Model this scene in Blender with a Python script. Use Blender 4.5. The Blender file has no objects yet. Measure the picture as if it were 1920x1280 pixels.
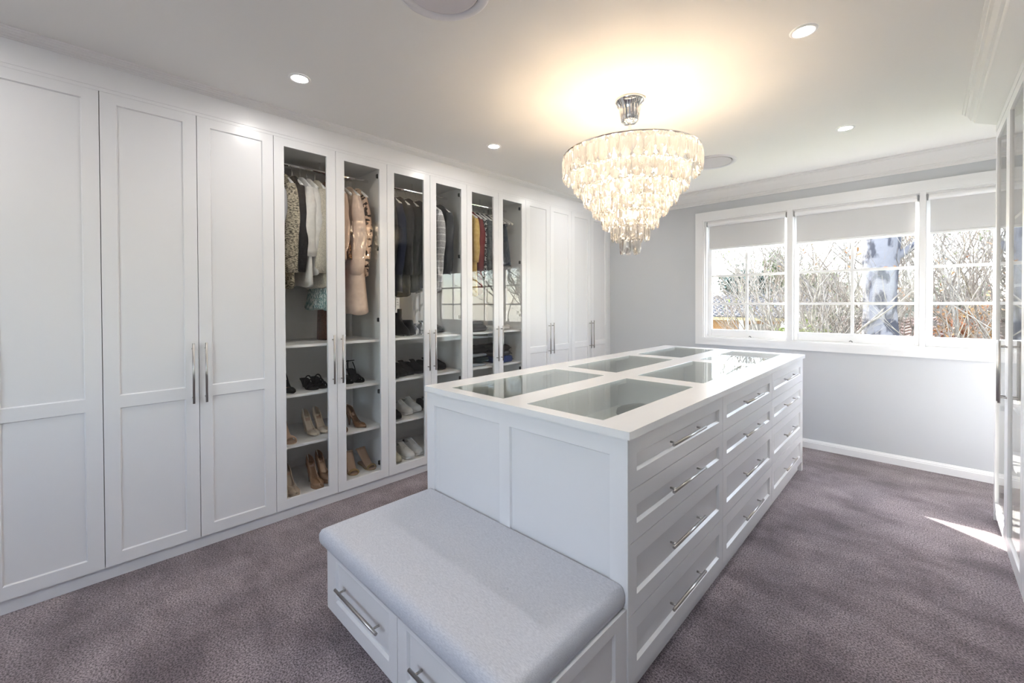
import bpy, math, random
from mathutils import Vector, Matrix
random.seed(11)
S = bpy.context.scene
COL = S.collection
pi, sin, cos = math.pi, math.sin, math.cos

# ------------------------------------------------------------------ camera
F = Vector((-0.695254, 0.718687, -0.0103))
YAW, PITCH, ROLL = 0.769, -0.0103, -0.0042
F = Vector((-sin(YAW)*cos(PITCH), cos(YAW)*cos(PITCH), sin(PITCH)))
R = Vector((cos(YAW), sin(YAW), 0)); U = R.cross(F)
R2 = R*cos(ROLL) + U*sin(ROLL); U2 = U*cos(ROLL) - R*sin(ROLL)
cam = bpy.data.cameras.new('camera'); camo = bpy.data.objects.new('camera', cam); COL.objects.link(camo)
M = Matrix((R2, U2, -F)).transposed().to_4x4(); M.translation = Vector((3.0705, 0, 1.45))
camo.matrix_world = M
cam.sensor_width = 36; cam.lens = 799.21/1920*36; cam.shift_y = -63.44/1920; cam.clip_start = .02; cam.clip_end = 400
S.camera = camo

# ------------------------------------------------------------------ light and exposure
vs = S.view_settings
vs.view_transform = 'Standard'; vs.look = 'None'; vs.gamma = 1; vs.use_curve_mapping = False
vs.exposure = 2.2
SUN_DIR = Vector((1.71, -1.145, -1.14)).normalized()
sun = bpy.data.lights.new('sun', 'SUN'); sun.energy = 8.5; sun.angle = 0.009; sun.color = (1, .95, .87)
suno = bpy.data.objects.new('sun', sun); COL.objects.link(suno)
suno.rotation_euler = SUN_DIR.to_track_quat('-Z', 'Y').to_euler()
w = bpy.data.worlds.new('world'); S.world = w; w.use_nodes = True
nt = w.node_tree; bg = nt.nodes['Background']
sky = nt.nodes.new('ShaderNodeTexSky'); sky.sky_type = 'NISHITA'; sky.sun_disc = False
sky.sun_elevation = math.radians(29); sky.sun_rotation = math.atan2(-SUN_DIR.x, -SUN_DIR.y)
sky.air_density = 1.0; sky.dust_density = 0.6; sky.ozone_density = 1.0
mxs = nt.nodes.new('ShaderNodeMix'); mxs.data_type = 'RGBA'; mxs.inputs[0].default_value = .78; mxs.inputs[7].default_value = (.97, .975, 1.0, 1)   # thin bright cloud over the blue
nt.links.new(sky.outputs[0], mxs.inputs[6]); nt.links.new(mxs.outputs[2], bg.inputs[0]); bg.inputs[1].default_value = 1.6
S.cycles.max_bounces = 9; S.cycles.transmission_bounces = 6; S.cycles.glossy_bounces = 5
DOWNLIGHT = 85; BULB = 42

# ------------------------------------------------------------------ materials
MATS = {}
def mat(name, c, rough=.5, metal=0, spec=.5, noise=None, bump=None, coat=0, sheen=0, emit=None):
    """noise=(scale, second colour, stretch xyz, contrast lo, hi); bump=(scale, strength, distance)"""
    if name in MATS: return MATS[name]
    m = bpy.data.materials.new(name); m.use_nodes = True; t = m.node_tree; b = t.nodes['Principled BSDF']
    b.inputs['Base Color'].default_value = (*c, 1); b.inputs['Roughness'].default_value = rough
    b.inputs['Metallic'].default_value = metal; b.inputs['Specular IOR Level'].default_value = spec
    b.inputs['Coat Weight'].default_value = coat; b.inputs['Sheen Weight'].default_value = sheen
    b.inputs['Coat Roughness'].default_value = .12
    if emit: b.inputs['Emission Color'].default_value = (*emit[0], 1); b.inputs['Emission Strength'].default_value = emit[1]
    tc = None
    def coord(st=(1, 1, 1)):
        nonlocal tc
        if tc is None: tc = t.nodes.new('ShaderNodeTexCoord')
        mp = t.nodes.new('ShaderNodeMapping'); mp.inputs['Scale'].default_value = st
        t.links.new(tc.outputs['Object'], mp.inputs[0]); return mp.outputs[0]
    if noise:
        sc, c2, st, lo, hi = noise
        n = t.nodes.new('ShaderNodeTexNoise'); n.inputs['Scale'].default_value = sc; n.inputs['Detail'].default_value = 4
        t.links.new(coord(st), n.inputs[0])
        r = t.nodes.new('ShaderNodeValToRGB'); r.color_ramp.elements[0].position = lo; r.color_ramp.elements[1].position = hi
        r.color_ramp.elements[0].color = (*c, 1); r.color_ramp.elements[1].color = (*c2, 1)
        t.links.new(n.outputs[0], r.inputs[0]); t.links.new(r.outputs[0], b.inputs['Base Color'])
    if bump:
        sc, st, d = bump
        n = t.nodes.new('ShaderNodeTexNoise'); n.inputs['Scale'].default_value = sc; n.inputs['Detail'].default_value = 3
        t.links.new(coord(), n.inputs[0])
        bp = t.nodes.new('ShaderNodeBump'); bp.inputs['Strength'].default_value = st; bp.inputs['Distance'].default_value = d
        t.links.new(n.outputs[0], bp.inputs['Height']); t.links.new(bp.outputs[0], b.inputs['Normal'])
    MATS[name] = m; return m

def glass_mat(name, tint=(1, 1, 1), ior=1.5, rough=0.0):
    """thin pane: clear with a Fresnel reflection"""
    m = bpy.data.materials.new(name); m.use_nodes = True; t = m.node_tree
    for n in list(t.nodes): t.nodes.remove(n)
    o = t.nodes.new('ShaderNodeOutputMaterial'); mx = t.nodes.new('ShaderNodeMixShader')
    tr = t.nodes.new('ShaderNodeBsdfTransparent'); tr.inputs[0].default_value = (*tint, 1)
    gl = t.nodes.new('ShaderNodeBsdfGlossy'); gl.inputs['Roughness'].default_value = rough
    fr = t.nodes.new('ShaderNodeFresnel'); ge = t.nodes.new('ShaderNodeNewGeometry')
    mi = t.nodes.new('ShaderNodeMix'); mi.inputs[2].default_value = ior; mi.inputs[3].default_value = 1/ior   # a pane has no inner total reflection
    t.links.new(ge.outputs['Backfacing'], mi.inputs[0]); t.links.new(mi.outputs[0], fr.inputs[0])
    t.links.new(fr.outputs[0], mx.inputs[0]); t.links.new(tr.outputs[0], mx.inputs[1]); t.links.new(gl.outputs[0], mx.inputs[2])
    t.links.new(mx.outputs[0], o.inputs[0]); MATS[name] = m; return m

WHITE = mat('white_lacquer', (.80, .80, .815), .28, spec=.45)
WHITE_PANEL = mat('white_panel_lacquer', (.79, .79, .805), .26, spec=.45)
INSIDE = mat('white_melamine', (.80, .80, .79), .45)
CEIL = mat('ceiling_paint', (.84, .825, .81), .8, bump=(60, .03, .002))
CORN = mat('cornice_paint', (.80, .79, .785), .6)
WALL = mat('grey_wall_paint', (.58, .595, .62), .75, bump=(90, .04, .002))
TRIMW = mat('gloss_trim_paint', (.84, .84, .85), .35)
STONE = mat('white_stone', (.82, .82, .825), .16, spec=.5)
STEEL = mat('brushed_steel', (.46, .44, .42), .30, metal=1)
CHROME = mat('chrome', (.82, .82, .83), .07, metal=1)
BLACKM = mat('black_plastic', (.012, .012, .012), .5)
BLINDF = mat('blind_fabric', (.66, .66, .67), .9)
GLASS = glass_mat('wardrobe_glass', (.985, .987, .985), 1.38)
WGLASS = glass_mat('window_glass', (.98, .985, .985), 1.2)
TGLASS = glass_mat('tabletop_glass', (.93, .965, .95), 1.55)
LINEN = mat('grey_linen', (.50, .515, .575), .85, noise=(95, (.62, .635, .69), (1, 5, 5), .38, .62), bump=(420, .2, .0015), sheen=.2)

def carpet():
    m = bpy.data.materials.new('carpet'); m.use_nodes = True; t = m.node_tree; b = t.nodes['Principled BSDF']
    tc = t.nodes.new('ShaderNodeTexCoord')
    def noise(sc, det, st=(1, 1, 1), rot=0, dist=0):
        mp = t.nodes.new('ShaderNodeMapping'); mp.inputs['Scale'].default_value = st; mp.inputs['Rotation'].default_value = (0, 0, rot)
        n = t.nodes.new('ShaderNodeTexNoise'); n.inputs['Scale'].default_value = sc; n.inputs['Detail'].default_value = det
        n.inputs['Distortion'].default_value = dist; n.inputs['Roughness'].default_value = .62
        t.links.new(tc.outputs['Object'], mp.inputs[0]); t.links.new(mp.outputs[0], n.inputs[0]); return n.outputs[0]
    def ramp(src, lo, hi, a, c):
        r = t.nodes.new('ShaderNodeValToRGB'); r.color_ramp.elements[0].position = lo; r.color_ramp.elements[1].position = hi
        r.color_ramp.elements[0].color = (*a, 1); r.color_ramp.elements[1].color = (*c, 1); t.links.new(src, r.inputs[0]); return r.outputs[0]
    def mul(a, c):
        x = t.nodes.new('ShaderNodeMix'); x.data_type = 'RGBA'; x.blend_type = 'MULTIPLY'; x.inputs[0].default_value = 1
        t.links.new(a, x.inputs[6]); t.links.new(c, x.inputs[7]); return x.outputs[2]
    base = ramp(noise(1.9, 5, (1, 1.6, 1), .5, .15), .38, .60, (.165, .134, .145), (.300, .255, .270))
    streak = ramp(noise(2.6, 6, (1, .25, 1), -.6, .1), .42, .56, (.86, .85, .86), (1.08, 1.07, 1.07))
    fine = ramp(noise(140, 6), .40, .60, (.36, .345, .35), (1.60, 1.58, 1.59))
    t.links.new(mul(mul(base, streak), fine), b.inputs['Base Color'])
    b.inputs['Roughness'].default_value = .95; b.inputs['Specular IOR Level'].default_value = .1; b.inputs['Sheen Weight'].default_value = .25
    bp = t.nodes.new('ShaderNodeBump'); bp.inputs['Strength'].default_value = .6; bp.inputs['Distance'].default_value = .006
    t.links.new(noise(230, 3), bp.inputs['Height']); t.links.new(bp.outputs[0], b.inputs['Normal'])
    return m
CARPET = carpet()

def emission(name, c, s):
    m = bpy.data.materials.new(name); m.use_nodes = True; t = m.node_tree
    for n in list(t.nodes): t.nodes.remove(n)
    o = t.nodes.new('ShaderNodeOutputMaterial'); e = t.nodes.new('ShaderNodeEmission')
    e.inputs[0].default_value = (*c, 1); e.inputs[1].default_value = s; t.links.new(e.outputs[0], o.inputs[0]); return m
LED = emission('downlight_led', (1, .97, .93), DOWNLIGHT)
BULBM = emission('warm_bulb', (1, .75, .49), BULB)

def crystal_mat():
    m = bpy.data.materials.new('cut_crystal'); m.use_nodes = True; t = m.node_tree
    for n in list(t.nodes): t.nodes.remove(n)
    o = t.nodes.new('ShaderNodeOutputMaterial')
    tr = t.nodes.new('ShaderNodeBsdfTransparent'); tr.inputs[0].default_value = (.97, .96, .94, 1)
    gs = t.nodes.new('ShaderNodeBsdfGlass'); gs.inputs['IOR'].default_value = 1.55; gs.inputs['Roughness'].default_value = .02
    gl = t.nodes.new('ShaderNodeBsdfGlossy'); gl.inputs['Roughness'].default_value = .04
    tl = t.nodes.new('ShaderNodeBsdfTranslucent'); tl.inputs[0].default_value = (.95, .93, .9, 1)
    a = t.nodes.new('ShaderNodeMixShader'); a.inputs[0].default_value = 1.0
    b = t.nodes.new('ShaderNodeMixShader'); b.inputs[0].default_value = .28
    c = t.nodes.new('ShaderNodeMixShader'); c.inputs[0].default_value = .09
    t.links.new(tr.outputs[0], a.inputs[1]); t.links.new(gs.outputs[0], a.inputs[2])
    t.links.new(a.outputs[0], b.inputs[1]); t.links.new(gl.outputs[0], b.inputs[2])
    t.links.new(b.outputs[0], c.inputs[1]); t.links.new(tl.outputs[0], c.inputs[2])
    t.links.new(c.outputs[0], o.inputs[0]); return m
CRYSTAL = crystal_mat()

# ------------------------------------------------------------------ mesh helpers
def link(o, parent=None):
    COL.objects.link(o)
    if parent is not None:
        o.parent = parent
    return o
def tag(o, label=None, cat=None, group=None, kind=None):
    if label: o['label'] = label
    if cat: o['category'] = cat
    if group: o['group'] = group
    if kind: o['kind'] = kind
    return o
def empty(name, loc=(0, 0, 0), rz=0, label=None, cat=None, group=None, kind=None):
    o = bpy.data.objects.new(name, None); o.location = loc; o.rotation_euler = (0, 0, rz); o.empty_display_size = .05
    COL.objects.link(o); return tag(o, label, cat, group, kind)

class MB:
    def __init__(s, org=(0, 0, 0)): s.v = []; s.f = []; s.o = Vector(org)
    def add(s, vs_, fs): n = len(s.v); s.v += [tuple(Vector(p)-s.o) for p in vs_]; s.f += [tuple(i+n for i in q) for q in fs]; return s
    def box(s, x0, x1, y0, y1, z0, z1):
        return s.add([(x0, y0, z0), (x1, y0, z0), (x1, y1, z0), (x0, y1, z0), (x0, y0, z1), (x1, y0, z1), (x1, y1, z1), (x0, y1, z1)],
                     [(0, 3, 2, 1), (4, 5, 6, 7), (0, 1, 5, 4), (1, 2, 6, 5), (2, 3, 7, 6), (3, 0, 4, 7)])
    def pbox(s, P, u0, u1, v0, v1, n0, n1):
        c = [P(u, v, n) for n in (n0, n1) for (u, v) in ((u0, v0), (u1, v0), (u1, v1), (u0, v1))]
        return s.add(c, [(0, 3, 2, 1), (4, 5, 6, 7), (0, 1, 5, 4), (1, 2, 6, 5), (2, 3, 7, 6), (3, 0, 4, 7)])
    def tube(s, pts, r, n=8, cap=True, flat=None):
        """tube along points; r a number or a list"""
        pts = [Vector(p) for p in pts]; N = len(pts); rr = r if isinstance(r, (list, tuple)) else [r]*N
        t0 = (pts[1]-pts[0]).normalized(); a = Vector((0, 0, 1)) if abs(t0.z) < .9 else Vector((1, 0, 0))
        x = t0.cross(a).normalized(); vs_ = []; fs = []
        for i, p in enumerate(pts):
            t = (pts[min(i+1, N-1)]-pts[max(i-1, 0)]).normalized()
            x = (x - t*x.dot(t)).normalized(); y = t.cross(x)
            for k in range(n):
                q = 2*pi*k/n; vs_.append(p + x*cos(q)*rr[i] + y*sin(q)*rr[i]*(flat or 1))
        for i in range(N-1):
            for k in range(n): fs.append((i*n+k, i*n+(k+1) % n, (i+1)*n+(k+1) % n, (i+1)*n+k))
        if cap: fs.append(tuple(range(n-1, -1, -1))); fs.append(tuple((N-1)*n+k for k in range(n)))
        return s.add(vs_, fs)
    def lathe(s, prof, c, n=32, close=False):
        vs_ = [(c[0]+r*cos(2*pi*k/n), c[1]+r*sin(2*pi*k/n), z) for r, z in prof for k in range(n)]; m = len(prof)
        fs = [(i*n+k, i*n+(k+1) % n, (i+1)*n+(k+1) % n, (i+1)*n+k) for i in range(m-1) for k in range(n)]
        if close: fs.append(tuple(range(n-1, -1, -1))); fs.append(tuple((m-1)*n+k for k in range(n)))
        return s.add(vs_, fs)
    def loft(s, rings, cap=True, closed=True):
        n = len(rings[0]); vs_ = [p for r in rings for p in r]; fs = []
        for i in range(len(rings)-1):
            for k in range(n if closed else n-1): fs.append((i*n+k, i*n+(k+1) % n, (i+1)*n+(k+1) % n, (i+1)*n+k))
        if cap: fs.append(tuple(range(n-1, -1, -1))); fs.append(tuple((len(rings)-1)*n+k for k in range(n)))
        return s.add(vs_, fs)
    def sphere(s, c, r, n=10, m=7):
        rx, ry, rz = r if isinstance(r, (list, tuple)) else (r, r, r)
        rings = [[(c[0]+rx*sin(pi*(i+.02)/(m+.04))*cos(2*pi*k/n), c[1]+ry*sin(pi*(i+.02)/(m+.04))*sin(2*pi*k/n), c[2]-rz*cos(pi*(i+.02)/(m+.04))) for k in range(n)] for i in range(m+1)]
        return s.loft(rings)
    def mesh(s, name):
        me = bpy.data.meshes.new(name); me.from_pydata(s.v, [], s.f); me.update(); return me
    def build(s, name, m, parent=None, smooth=False, bevel=0, solid=0, sub=0, fix=True):
        me = s.mesh(name)
        if fix:
            import bmesh
            bm = bmesh.new(); bm.from_mesh(me); bmesh.ops.recalc_face_normals(bm, faces=bm.faces); bm.to_mesh(me); bm.free()
        me.materials.append(m)
        o = bpy.data.objects.new(name, me); o.location = (0, 0, 0)
        if tuple(s.o) != (0, 0, 0) and parent is None: o.location = s.o
        if smooth:
            for p in me.polygons: p.use_smooth = True
        if solid: q = o.modifiers.new('solid', 'SOLIDIFY'); q.thickness = solid; q.offset = -1
        if sub: q = o.modifiers.new('sub', 'SUBSURF'); q.levels = sub; q.render_levels = sub
        if bevel: q = o.modifiers.new('bevel', 'BEVEL'); q.width = bevel; q.segments = 2; q.limit_method = 'ANGLE'; q.harden_normals = False
        link(o, parent); return o

def shaker(P, u0, u1, v0, v1, openings, t, depth=.008, slope=.005, through=False):
    """front frame with rectangular openings; P(u, v, n) maps to the world, n = 0 the front"""
    mb = MB()
    us = sorted({u0, u1, *[q for o in openings for q in o[:2]]}); vv = sorted({v0, v1, *[q for o in openings for q in o[2:]]})
    inside = lambda u, v: any(o[0] < u < o[1] and o[2] < v < o[3] for o in openings)
    for a, b in zip(us, us[1:]):
        for c, d in zip(vv, vv[1:]):
            if not inside((a+b)/2, (c+d)/2):
                mb.add([P(a, c, 0), P(b, c, 0), P(b, d, 0), P(a, d, 0)], [(0, 1, 2, 3)])
                if through: mb.add([P(a, c, -t), P(b, c, -t), P(b, d, -t), P(a, d, -t)], [(0, 1, 2, 3)])
    ring = lambda r, n: [P(r[0], r[2], n), P(r[1], r[2], n), P(r[1], r[3], n), P(r[0], r[3], n)]
    for o in openings:
        if through: A, B = ring(o, 0), ring(o, -t)
        else: A, B = ring(o, 0), ring((o[0]+slope, o[1]-slope, o[2]+slope, o[3]-slope), -depth)
        mb.add(A+B, [(i, (i+1) % 4, 4+(i+1) % 4, 4+i) for i in range(4)])
    A, B = ring((u0, u1, v0, v1), 0), ring((u0, u1, v0, v1), -t)
    mb.add(A+B, [(i, (i+1) % 4, 4+(i+1) % 4, 4+i) for i in range(4)])
    if not through: mb.add(B, [(0, 1, 2, 3)])
    return mb

def handle(P, u, v, length, vertical, parent, label=None, so=.030, r=.0062):
    mb = MB(); h = length/2; q = h-.032
    a, b = ((0, h), (0, q)) if vertical else ((h, 0), (q, 0))
    mb.tube([P(u-a[0], v-a[1], so), P(u+a[0], v+a[1], so)], r, 12)
    for s in (-1, 1): mb.tube([P(u+s*b[0], v+s*b[1], 0), P(u+s*b[0], v+s*b[1], so)], r*.75, 8)
    o = mb.build('handle', STEEL, parent, smooth=False)
    for p in o.data.polygons: p.use_smooth = len(p.vertices) == 4
    return o

def hinge(P, u, v, parent):
    MB().pbox(P, u-.022, u+.002, v-.016, v+.016, -.045, -.0205).build('hinge', BLACKM, parent, bevel=.004)

# ------------------------------------------------------------------ the room
D = 5.0955; ZC = 2.7265; XL = -.62; XR = 4.06; YN = -2.4; W = 3.405
def struct(name, mb, m, label, cat, **k):
    o = mb.build(name, m, **k); tag(o, label, cat, kind='structure'); return o
mb = MB(); mb.add([(XL, YN, 0), (XR, YN, 0), (XR, D, 0), (XL, D, 0), (XL, YN, -.1), (XR, YN, -.1), (XR, D, -.1), (XL, D, -.1)], [(0, 1, 2, 3), (4, 7, 6, 5), (0, 4, 5, 1), (1, 5, 6, 2), (2, 6, 7, 3), (3, 7, 4, 0)])
struct('floor', mb, CARPET, 'plush mauve grey carpet covering the whole floor', 'carpet')
struct('ceiling', MB().box(XL-.2, XR+.2, YN-.2, D+.25, ZC, ZC+.12), CEIL, 'flat pale grey painted ceiling', 'ceiling')
struct('wall_left', MB().box(XL-.15, XL, YN-.15, D+.2, -.1, ZC), WALL, 'wall hidden behind the long run of white wardrobes', 'wall')
struct('wall_right', MB().box(XR, XR+.15, YN-.15, D+.2, -.1, ZC), WALL, 'wall behind the mirrored glass cabinets on the right', 'wall')
NX0, NX1, NZ0, NZ1 = 1.70, 3.10, 1.00, 2.30  # window added out of view so daylight fills the island end and bench
struct('wall_near', MB().box(XL, NX0, YN-.1, YN, -.1, ZC).box(NX1, XR, YN-.1, YN, -.1, ZC).box(NX0, NX1, YN-.1, YN, -.1, NZ0).box(NX0, NX1, YN-.1, YN, NZ1, ZC), WALL, 'grey wall with an opening for the added fill window behind the photographer', 'wall')
mb = MB().box(NX0, NX1, YN-.07, YN-.03, NZ0, NZ0+.06).box(NX0, NX1, YN-.07, YN-.03, NZ1-.06, NZ1)
for k in range(4): x = NX0+(NX1-NX0-.06)*k/3; mb.box(x, x+.06, YN-.07, YN-.03, NZ0+.06, NZ1-.06)
o = mb.build('window_4', TRIMW); tag(o, 'unseen three-light window added as fill light behind the photographer', 'window', kind='structure')
for k in range(3): x = NX0+(NX1-NX0-.06)*k/3+.06; MB().box(x, x+(NX1-NX0-.06)/3-.06, YN-.052, YN-.048, NZ0+.06, NZ1-.06).build('pane', WGLASS, o)
WX0, WX1, WZ0, WZ1 = 1.240, 3.900, 1.045, 2.385
mb = MB().box(XL, WX0, D, D+.095, -.1, ZC).box(WX1, XR, D, D+.095, -.1, ZC).box(WX0, WX1, D, D+.095, -.1, WZ0).box(WX0, WX1, D, D+.095, WZ1, ZC)
struct('wall_back', mb, WALL, 'pale grey wall with the wide three-part window', 'wall')

def profile_run(prof, axis, a, b):
    """sweep a closed (d, z) profile along an axis; axis gives point(d, s, z)"""
    mb = MB(); mb.loft([[axis(d, s, z) for d, z in prof] for s in (a, b)]); return mb
# skirting
prof = [(0, 0), (.020, 0), (.020, .058), (.016, .064), (.016, .070), (.010, .078), (.007, .086), (0, .086)]
struct('baseboard_back', profile_run(prof, lambda d, s, z: (s, D-d, z), 0.0, XR), TRIMW, 'white moulded skirting board under the window wall', 'skirting')
# cornices
prof = [(0, ZC), (.090, ZC), (.090, ZC-.012), (.080, ZC-.016), (.078, ZC-.028), (.070, ZC-.034), (.052, ZC-.060), (.038, ZC-.090), (.031, ZC-.112), (.022, ZC-.116), (.020, ZC-.130), (.012, ZC-.136), (.010, ZC-.151), (0, ZC-.151)]
struct('trim_1', profile_run(prof, lambda d, s, z: (s, D-d, z), 0.0, XR), CORN, 'white plaster cornice above the window wall', 'cornice')
prof = [(-.02, ZC), (.060, ZC), (.060, ZC-.007), (.052, ZC-.009), (.046, ZC-.015), (.040, ZC-.016), (.034, ZC-.022), (.022, ZC-.024), (.016, ZC-.029), (.008, ZC-.030), (.004, ZC-.034), (-.02, ZC-.034)]
struct('trim_2', profile_run(prof, lambda d, s, z: (d, s, z), YN, D), CORN, 'white stepped cornice above the left wardrobes', 'cornice')
mb = MB().box(-.02, -.003, YN, D, 2.600, ZC).box(-.02, .003, YN, D, 2.575, 2.604).box(-.02, .0005, YN, D, 2.5565, 2.575)
struct('trim_3', mb, WHITE, 'white frieze board and bead above the left wardrobe doors', 'frieze')
prof = [(.16, ZC), (-.0, ZC), (.0, ZC-.008), (.012, ZC-.012), (.014, ZC-.022), (.026, ZC-.026), (.036, ZC-.050), (.040, ZC-.060), (.052, ZC-.064), (.056, ZC-.076), (.06, ZC-.08), (.155, ZC-.118), (.160, ZC-.125), (.20, ZC-.125), (.20, ZC)]
struct('trim_4', profile_run(prof, lambda d, s, z: (3.25+d, s, z), YN, 4.24), CORN, 'white moulded cornice over the right glass cabinets', 'cornice')
mb = MB().box(W-.001, W+.02, YN, 4.24, 2.558, 2.603)
struct('trim_5', mb, WHITE, 'white frieze strip above the right cabinet doors', 'frieze')
struct('trim_6', MB().box(-.045, -.026, YN, D, 0, .082), WHITE, 'white kickboard under the left wardrobes', 'kickboard')

# ------------------------------------------------------------------ window
cas = MB().box(1.143, 1.245, D-.018, D, 1.050, 2.380).box(3.895, 3.997, D-.018, D, 1.050, 2.380).box(1.143, 3.997, D-.018, D, 2.380, 2.484).box(1.143, 3.997, D-.018, D, .968, 1.050)
cas.box(1.190, 1.228, D-.024, D-.0175, 1.050, 2.395).box(3.912, 3.950, D-.024, D-.0175, 1.050, 2.395).box(1.190, 3.95, D-.024, D-.0175, 2.3955, 2.435).box(1.19, 3.95, D-.026, D-.0175, 1.015, 1.0495)
struct('trim_7', cas, TRIMW, 'wide white architrave around the three-part window', 'window frame')
jm = MB().box(1.2401, 1.262, D+.0005, D+.09, 1.062, 2.363).box(3.88, 3.8999, D+.0005, D+.09, 1.062, 2.363).box(1.2401, 3.8999, D+.0005, D+.09, 2.363, 2.3845).box(1.2401, 3.8999, D+.0005, D+.13, 1.0455, 1.062)
jm.box(2.062, 2.110, D-.022, D+.091, 1.0625, 2.3795).box(3.037, 3.077, D-.022, D+.091, 1.0625, 2.3795)
struct('trim_8', jm, TRIMW, 'white window jambs, sill and two upright mullions', 'window frame')
SY = D+.055
def sash(n, x0, x1, gx0, gx1, label):
    w_ = MB()
    gz0, gz1 = 1.143, 2.33
    w_.box(x0, gx0, SY-.012, SY+.03, 1.062, 2.363).box(gx1, x1, SY-.012, SY+.03, 1.062, 2.363)
    w_.box(gx0, gx1, SY-.012, SY+.03, 1.062, gz0).box(gx0, gx1, SY-.012, SY+.03, gz1, 2.363)
    o = w_.build('window_%d' % n, TRIMW, bevel=.004); tag(o, label, 'window', kind='structure')
    mx = (gx0+gx1)/2; zs = (1.4335, 1.7500, 2.045)
    MB().box(mx-.012, mx+.012, SY-.006, SY+.022, gz0, gz1).build('muntin', TRIMW, o)
    for z in zs: MB().box(gx0, gx1, SY-.005, SY+.021, z-.0125, z+.0125).build('muntin', TRIMW, o)
    e = [gz0, *zs, gz1]
    for a, b in ((gx0, mx), (mx, gx1)):
        for c, d in zip(e, e[1:]): MB().box(a, b, SY+.006, SY+.010, c, d).build('pane', WGLASS, o)
    return o
w1 = sash(1, 1.262, 2.062, 1.306, 2.031, 'left white sash of six visible panes nearest the wardrobes')
w2 = sash(2, 2.110, 3.037, 2.147, 3.007, 'middle and widest white sash with the pale tree trunk behind')
w3 = sash(3, 3.077, 3.880, 3.122, 3.835, 'right white sash half hidden by the glass cabinet')
for o, xx in ((w1, 1.70), (w2, 2.56), (w3, 3.48)):
    MB().box(xx-.035, xx+.035, SY-.026, SY-.0125, 1.0625, 1.078).build('winder_base', TRIMW, o)
    MB().tube([(xx, SY-.03, 1.075), (xx+.012, SY-.045, 1.082), (xx+.026, SY-.045, 1.070)], .004, 8).build('window_winder', mat('winder', (.12, .12, .12), .4), o)
for nm, x0, x1, zb, lab in (('a', 1.266, 2.058, 2.050, 'short white roller blind in the left window bay'), ('b', 2.114, 3.033, 2.040, 'widest white roller blind in the middle window bay'), ('c', 3.081, 3.876, 2.024, 'white roller blind in the right window bay beside the glass cabinet')):
    t = empty('roller_blind', ((x0+x1)/2, D+.02, zb), label=lab, cat='blind', group='roller blinds in the window')
    org = t.location
    MB(org).tube([(x0+.012, D+.012, 2.343), (x1-.012, D+.012, 2.343)], .026, 16).build('roller_cover', TRIMW, t)
    MB(org).box(x0+.022, x1-.022, D+.020, D+.0215, zb+.018, 2.335).build('blind_fabric', BLINDF, t)
    MB(org).box(x0+.022, x1-.022, D+.014, D+.026, zb, zb+.020).build('bottom_bar', TRIMW, t, bevel=.004)
    for x in (x0+.004, x1-.004): MB(org).box(x-.005, x+.005, D-.008, D+.034, 2.318, 2.370).build('end_bracket', mat('bracket', (.32, .32, .33), .4), t)

# ------------------------------------------------------------------ left wardrobes
PL = lambda u, v, n: (n, u, v)
p0, pitch = .1090, .4105
g = lambda n: p0 + pitch*(n-1)
ZB, ZT = .0745, 2.5560
SHELF_Z = (.479, .826, 1.168)
def solid_door(unit, P, a, b, hu):
    st = .0645; ops = [(a+st, b-st, .138, .903), (a+st, b-st, .968, 2.503)]
    d = shaker(P, a+.0015, b-.0015, ZB, ZT, ops, .020).build('door', WHITE, unit, bevel=.0012)
    for o in ops: MB().pbox(P, o[0]+.004, o[1]-.004, o[2]+.004, o[3]-.004, -.014, -.0078).build('door_panel', WHITE_PANEL, d)
    handle(P, hu, 1.0505, .35, True, d); return d
def glass_door(unit, P, a, b, hu, hu_hinge, z0=.138, z1=2.503, st=.064):
    d = shaker(P, a+.0015, b-.0015, ZB, ZT, [(a+st, b-st, z0, z1)], .020, through=True).build('door', WHITE, unit, bevel=.0012)
    MB().pbox(P, a+st-.004, b-st+.004, z0-.004, z1+.004, -.0125, -.0085).build('glass_pane', GLASS, d)
    handle(P, hu, 1.0505, .35, True, d)
    left = hu_hinge < (a+b)/2
    for v in (.19, .757, 1.324, 1.886, 2.455): hinge(P, (a+.050) if left else (b-.050), v, d)
    return d
def interior(t, y0, y1, x0, x1, shelves, rail=True, xr=-.28, m=None):
    INSIDE = m or MATS['white_melamine']
    """carcass between x0 (back) and x1 (front)"""
    MB().box(min(x0, x1), max(x0, x1), y0+.001, y0+.017, ZB, ZT).build('side_panel', INSIDE, t)
    MB().box(min(x0, x1), max(x0, x1), y1-.017, y1-.001, ZB, ZT).build('side_panel', INSIDE, t)
    s = 1 if x1 > x0 else -1
    MB().box(min(x0, x0+s*.012), max(x0, x0+s*.012), y0+.017, y1-.017, ZB, ZT).build('back_panel', INSIDE, t)
    MB().box(min(x0, x1), max(x0, x1), y0+.017, y1-.017, ZT-.02, ZT-.002).build('top_panel', INSIDE, t)
    MB().box(min(x0, x1), max(x0, x1), y0+.017, y1-.017, ZB+.035, .130).build('bottom_panel', INSIDE, t)
    for z in shelves:
        MB().box(min(x0+s*.012, x1-s*.026), max(x0+s*.012, x1-s*.026), y0+.017, y1-.017, z-.018, z).build('shelf', INSIDE, t)
    if rail:
        mb = MB().tube([(xr, y0+.017, 2.470), (xr, y1-.017, 2.470)], .0125, 12)
        ym = (y0+y1)/2; mb.tube([(xr, ym, 2.470), (xr, ym, 2.535)], .008, 8)
        mb.build('hanging_rail', CHROME, t)
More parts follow.
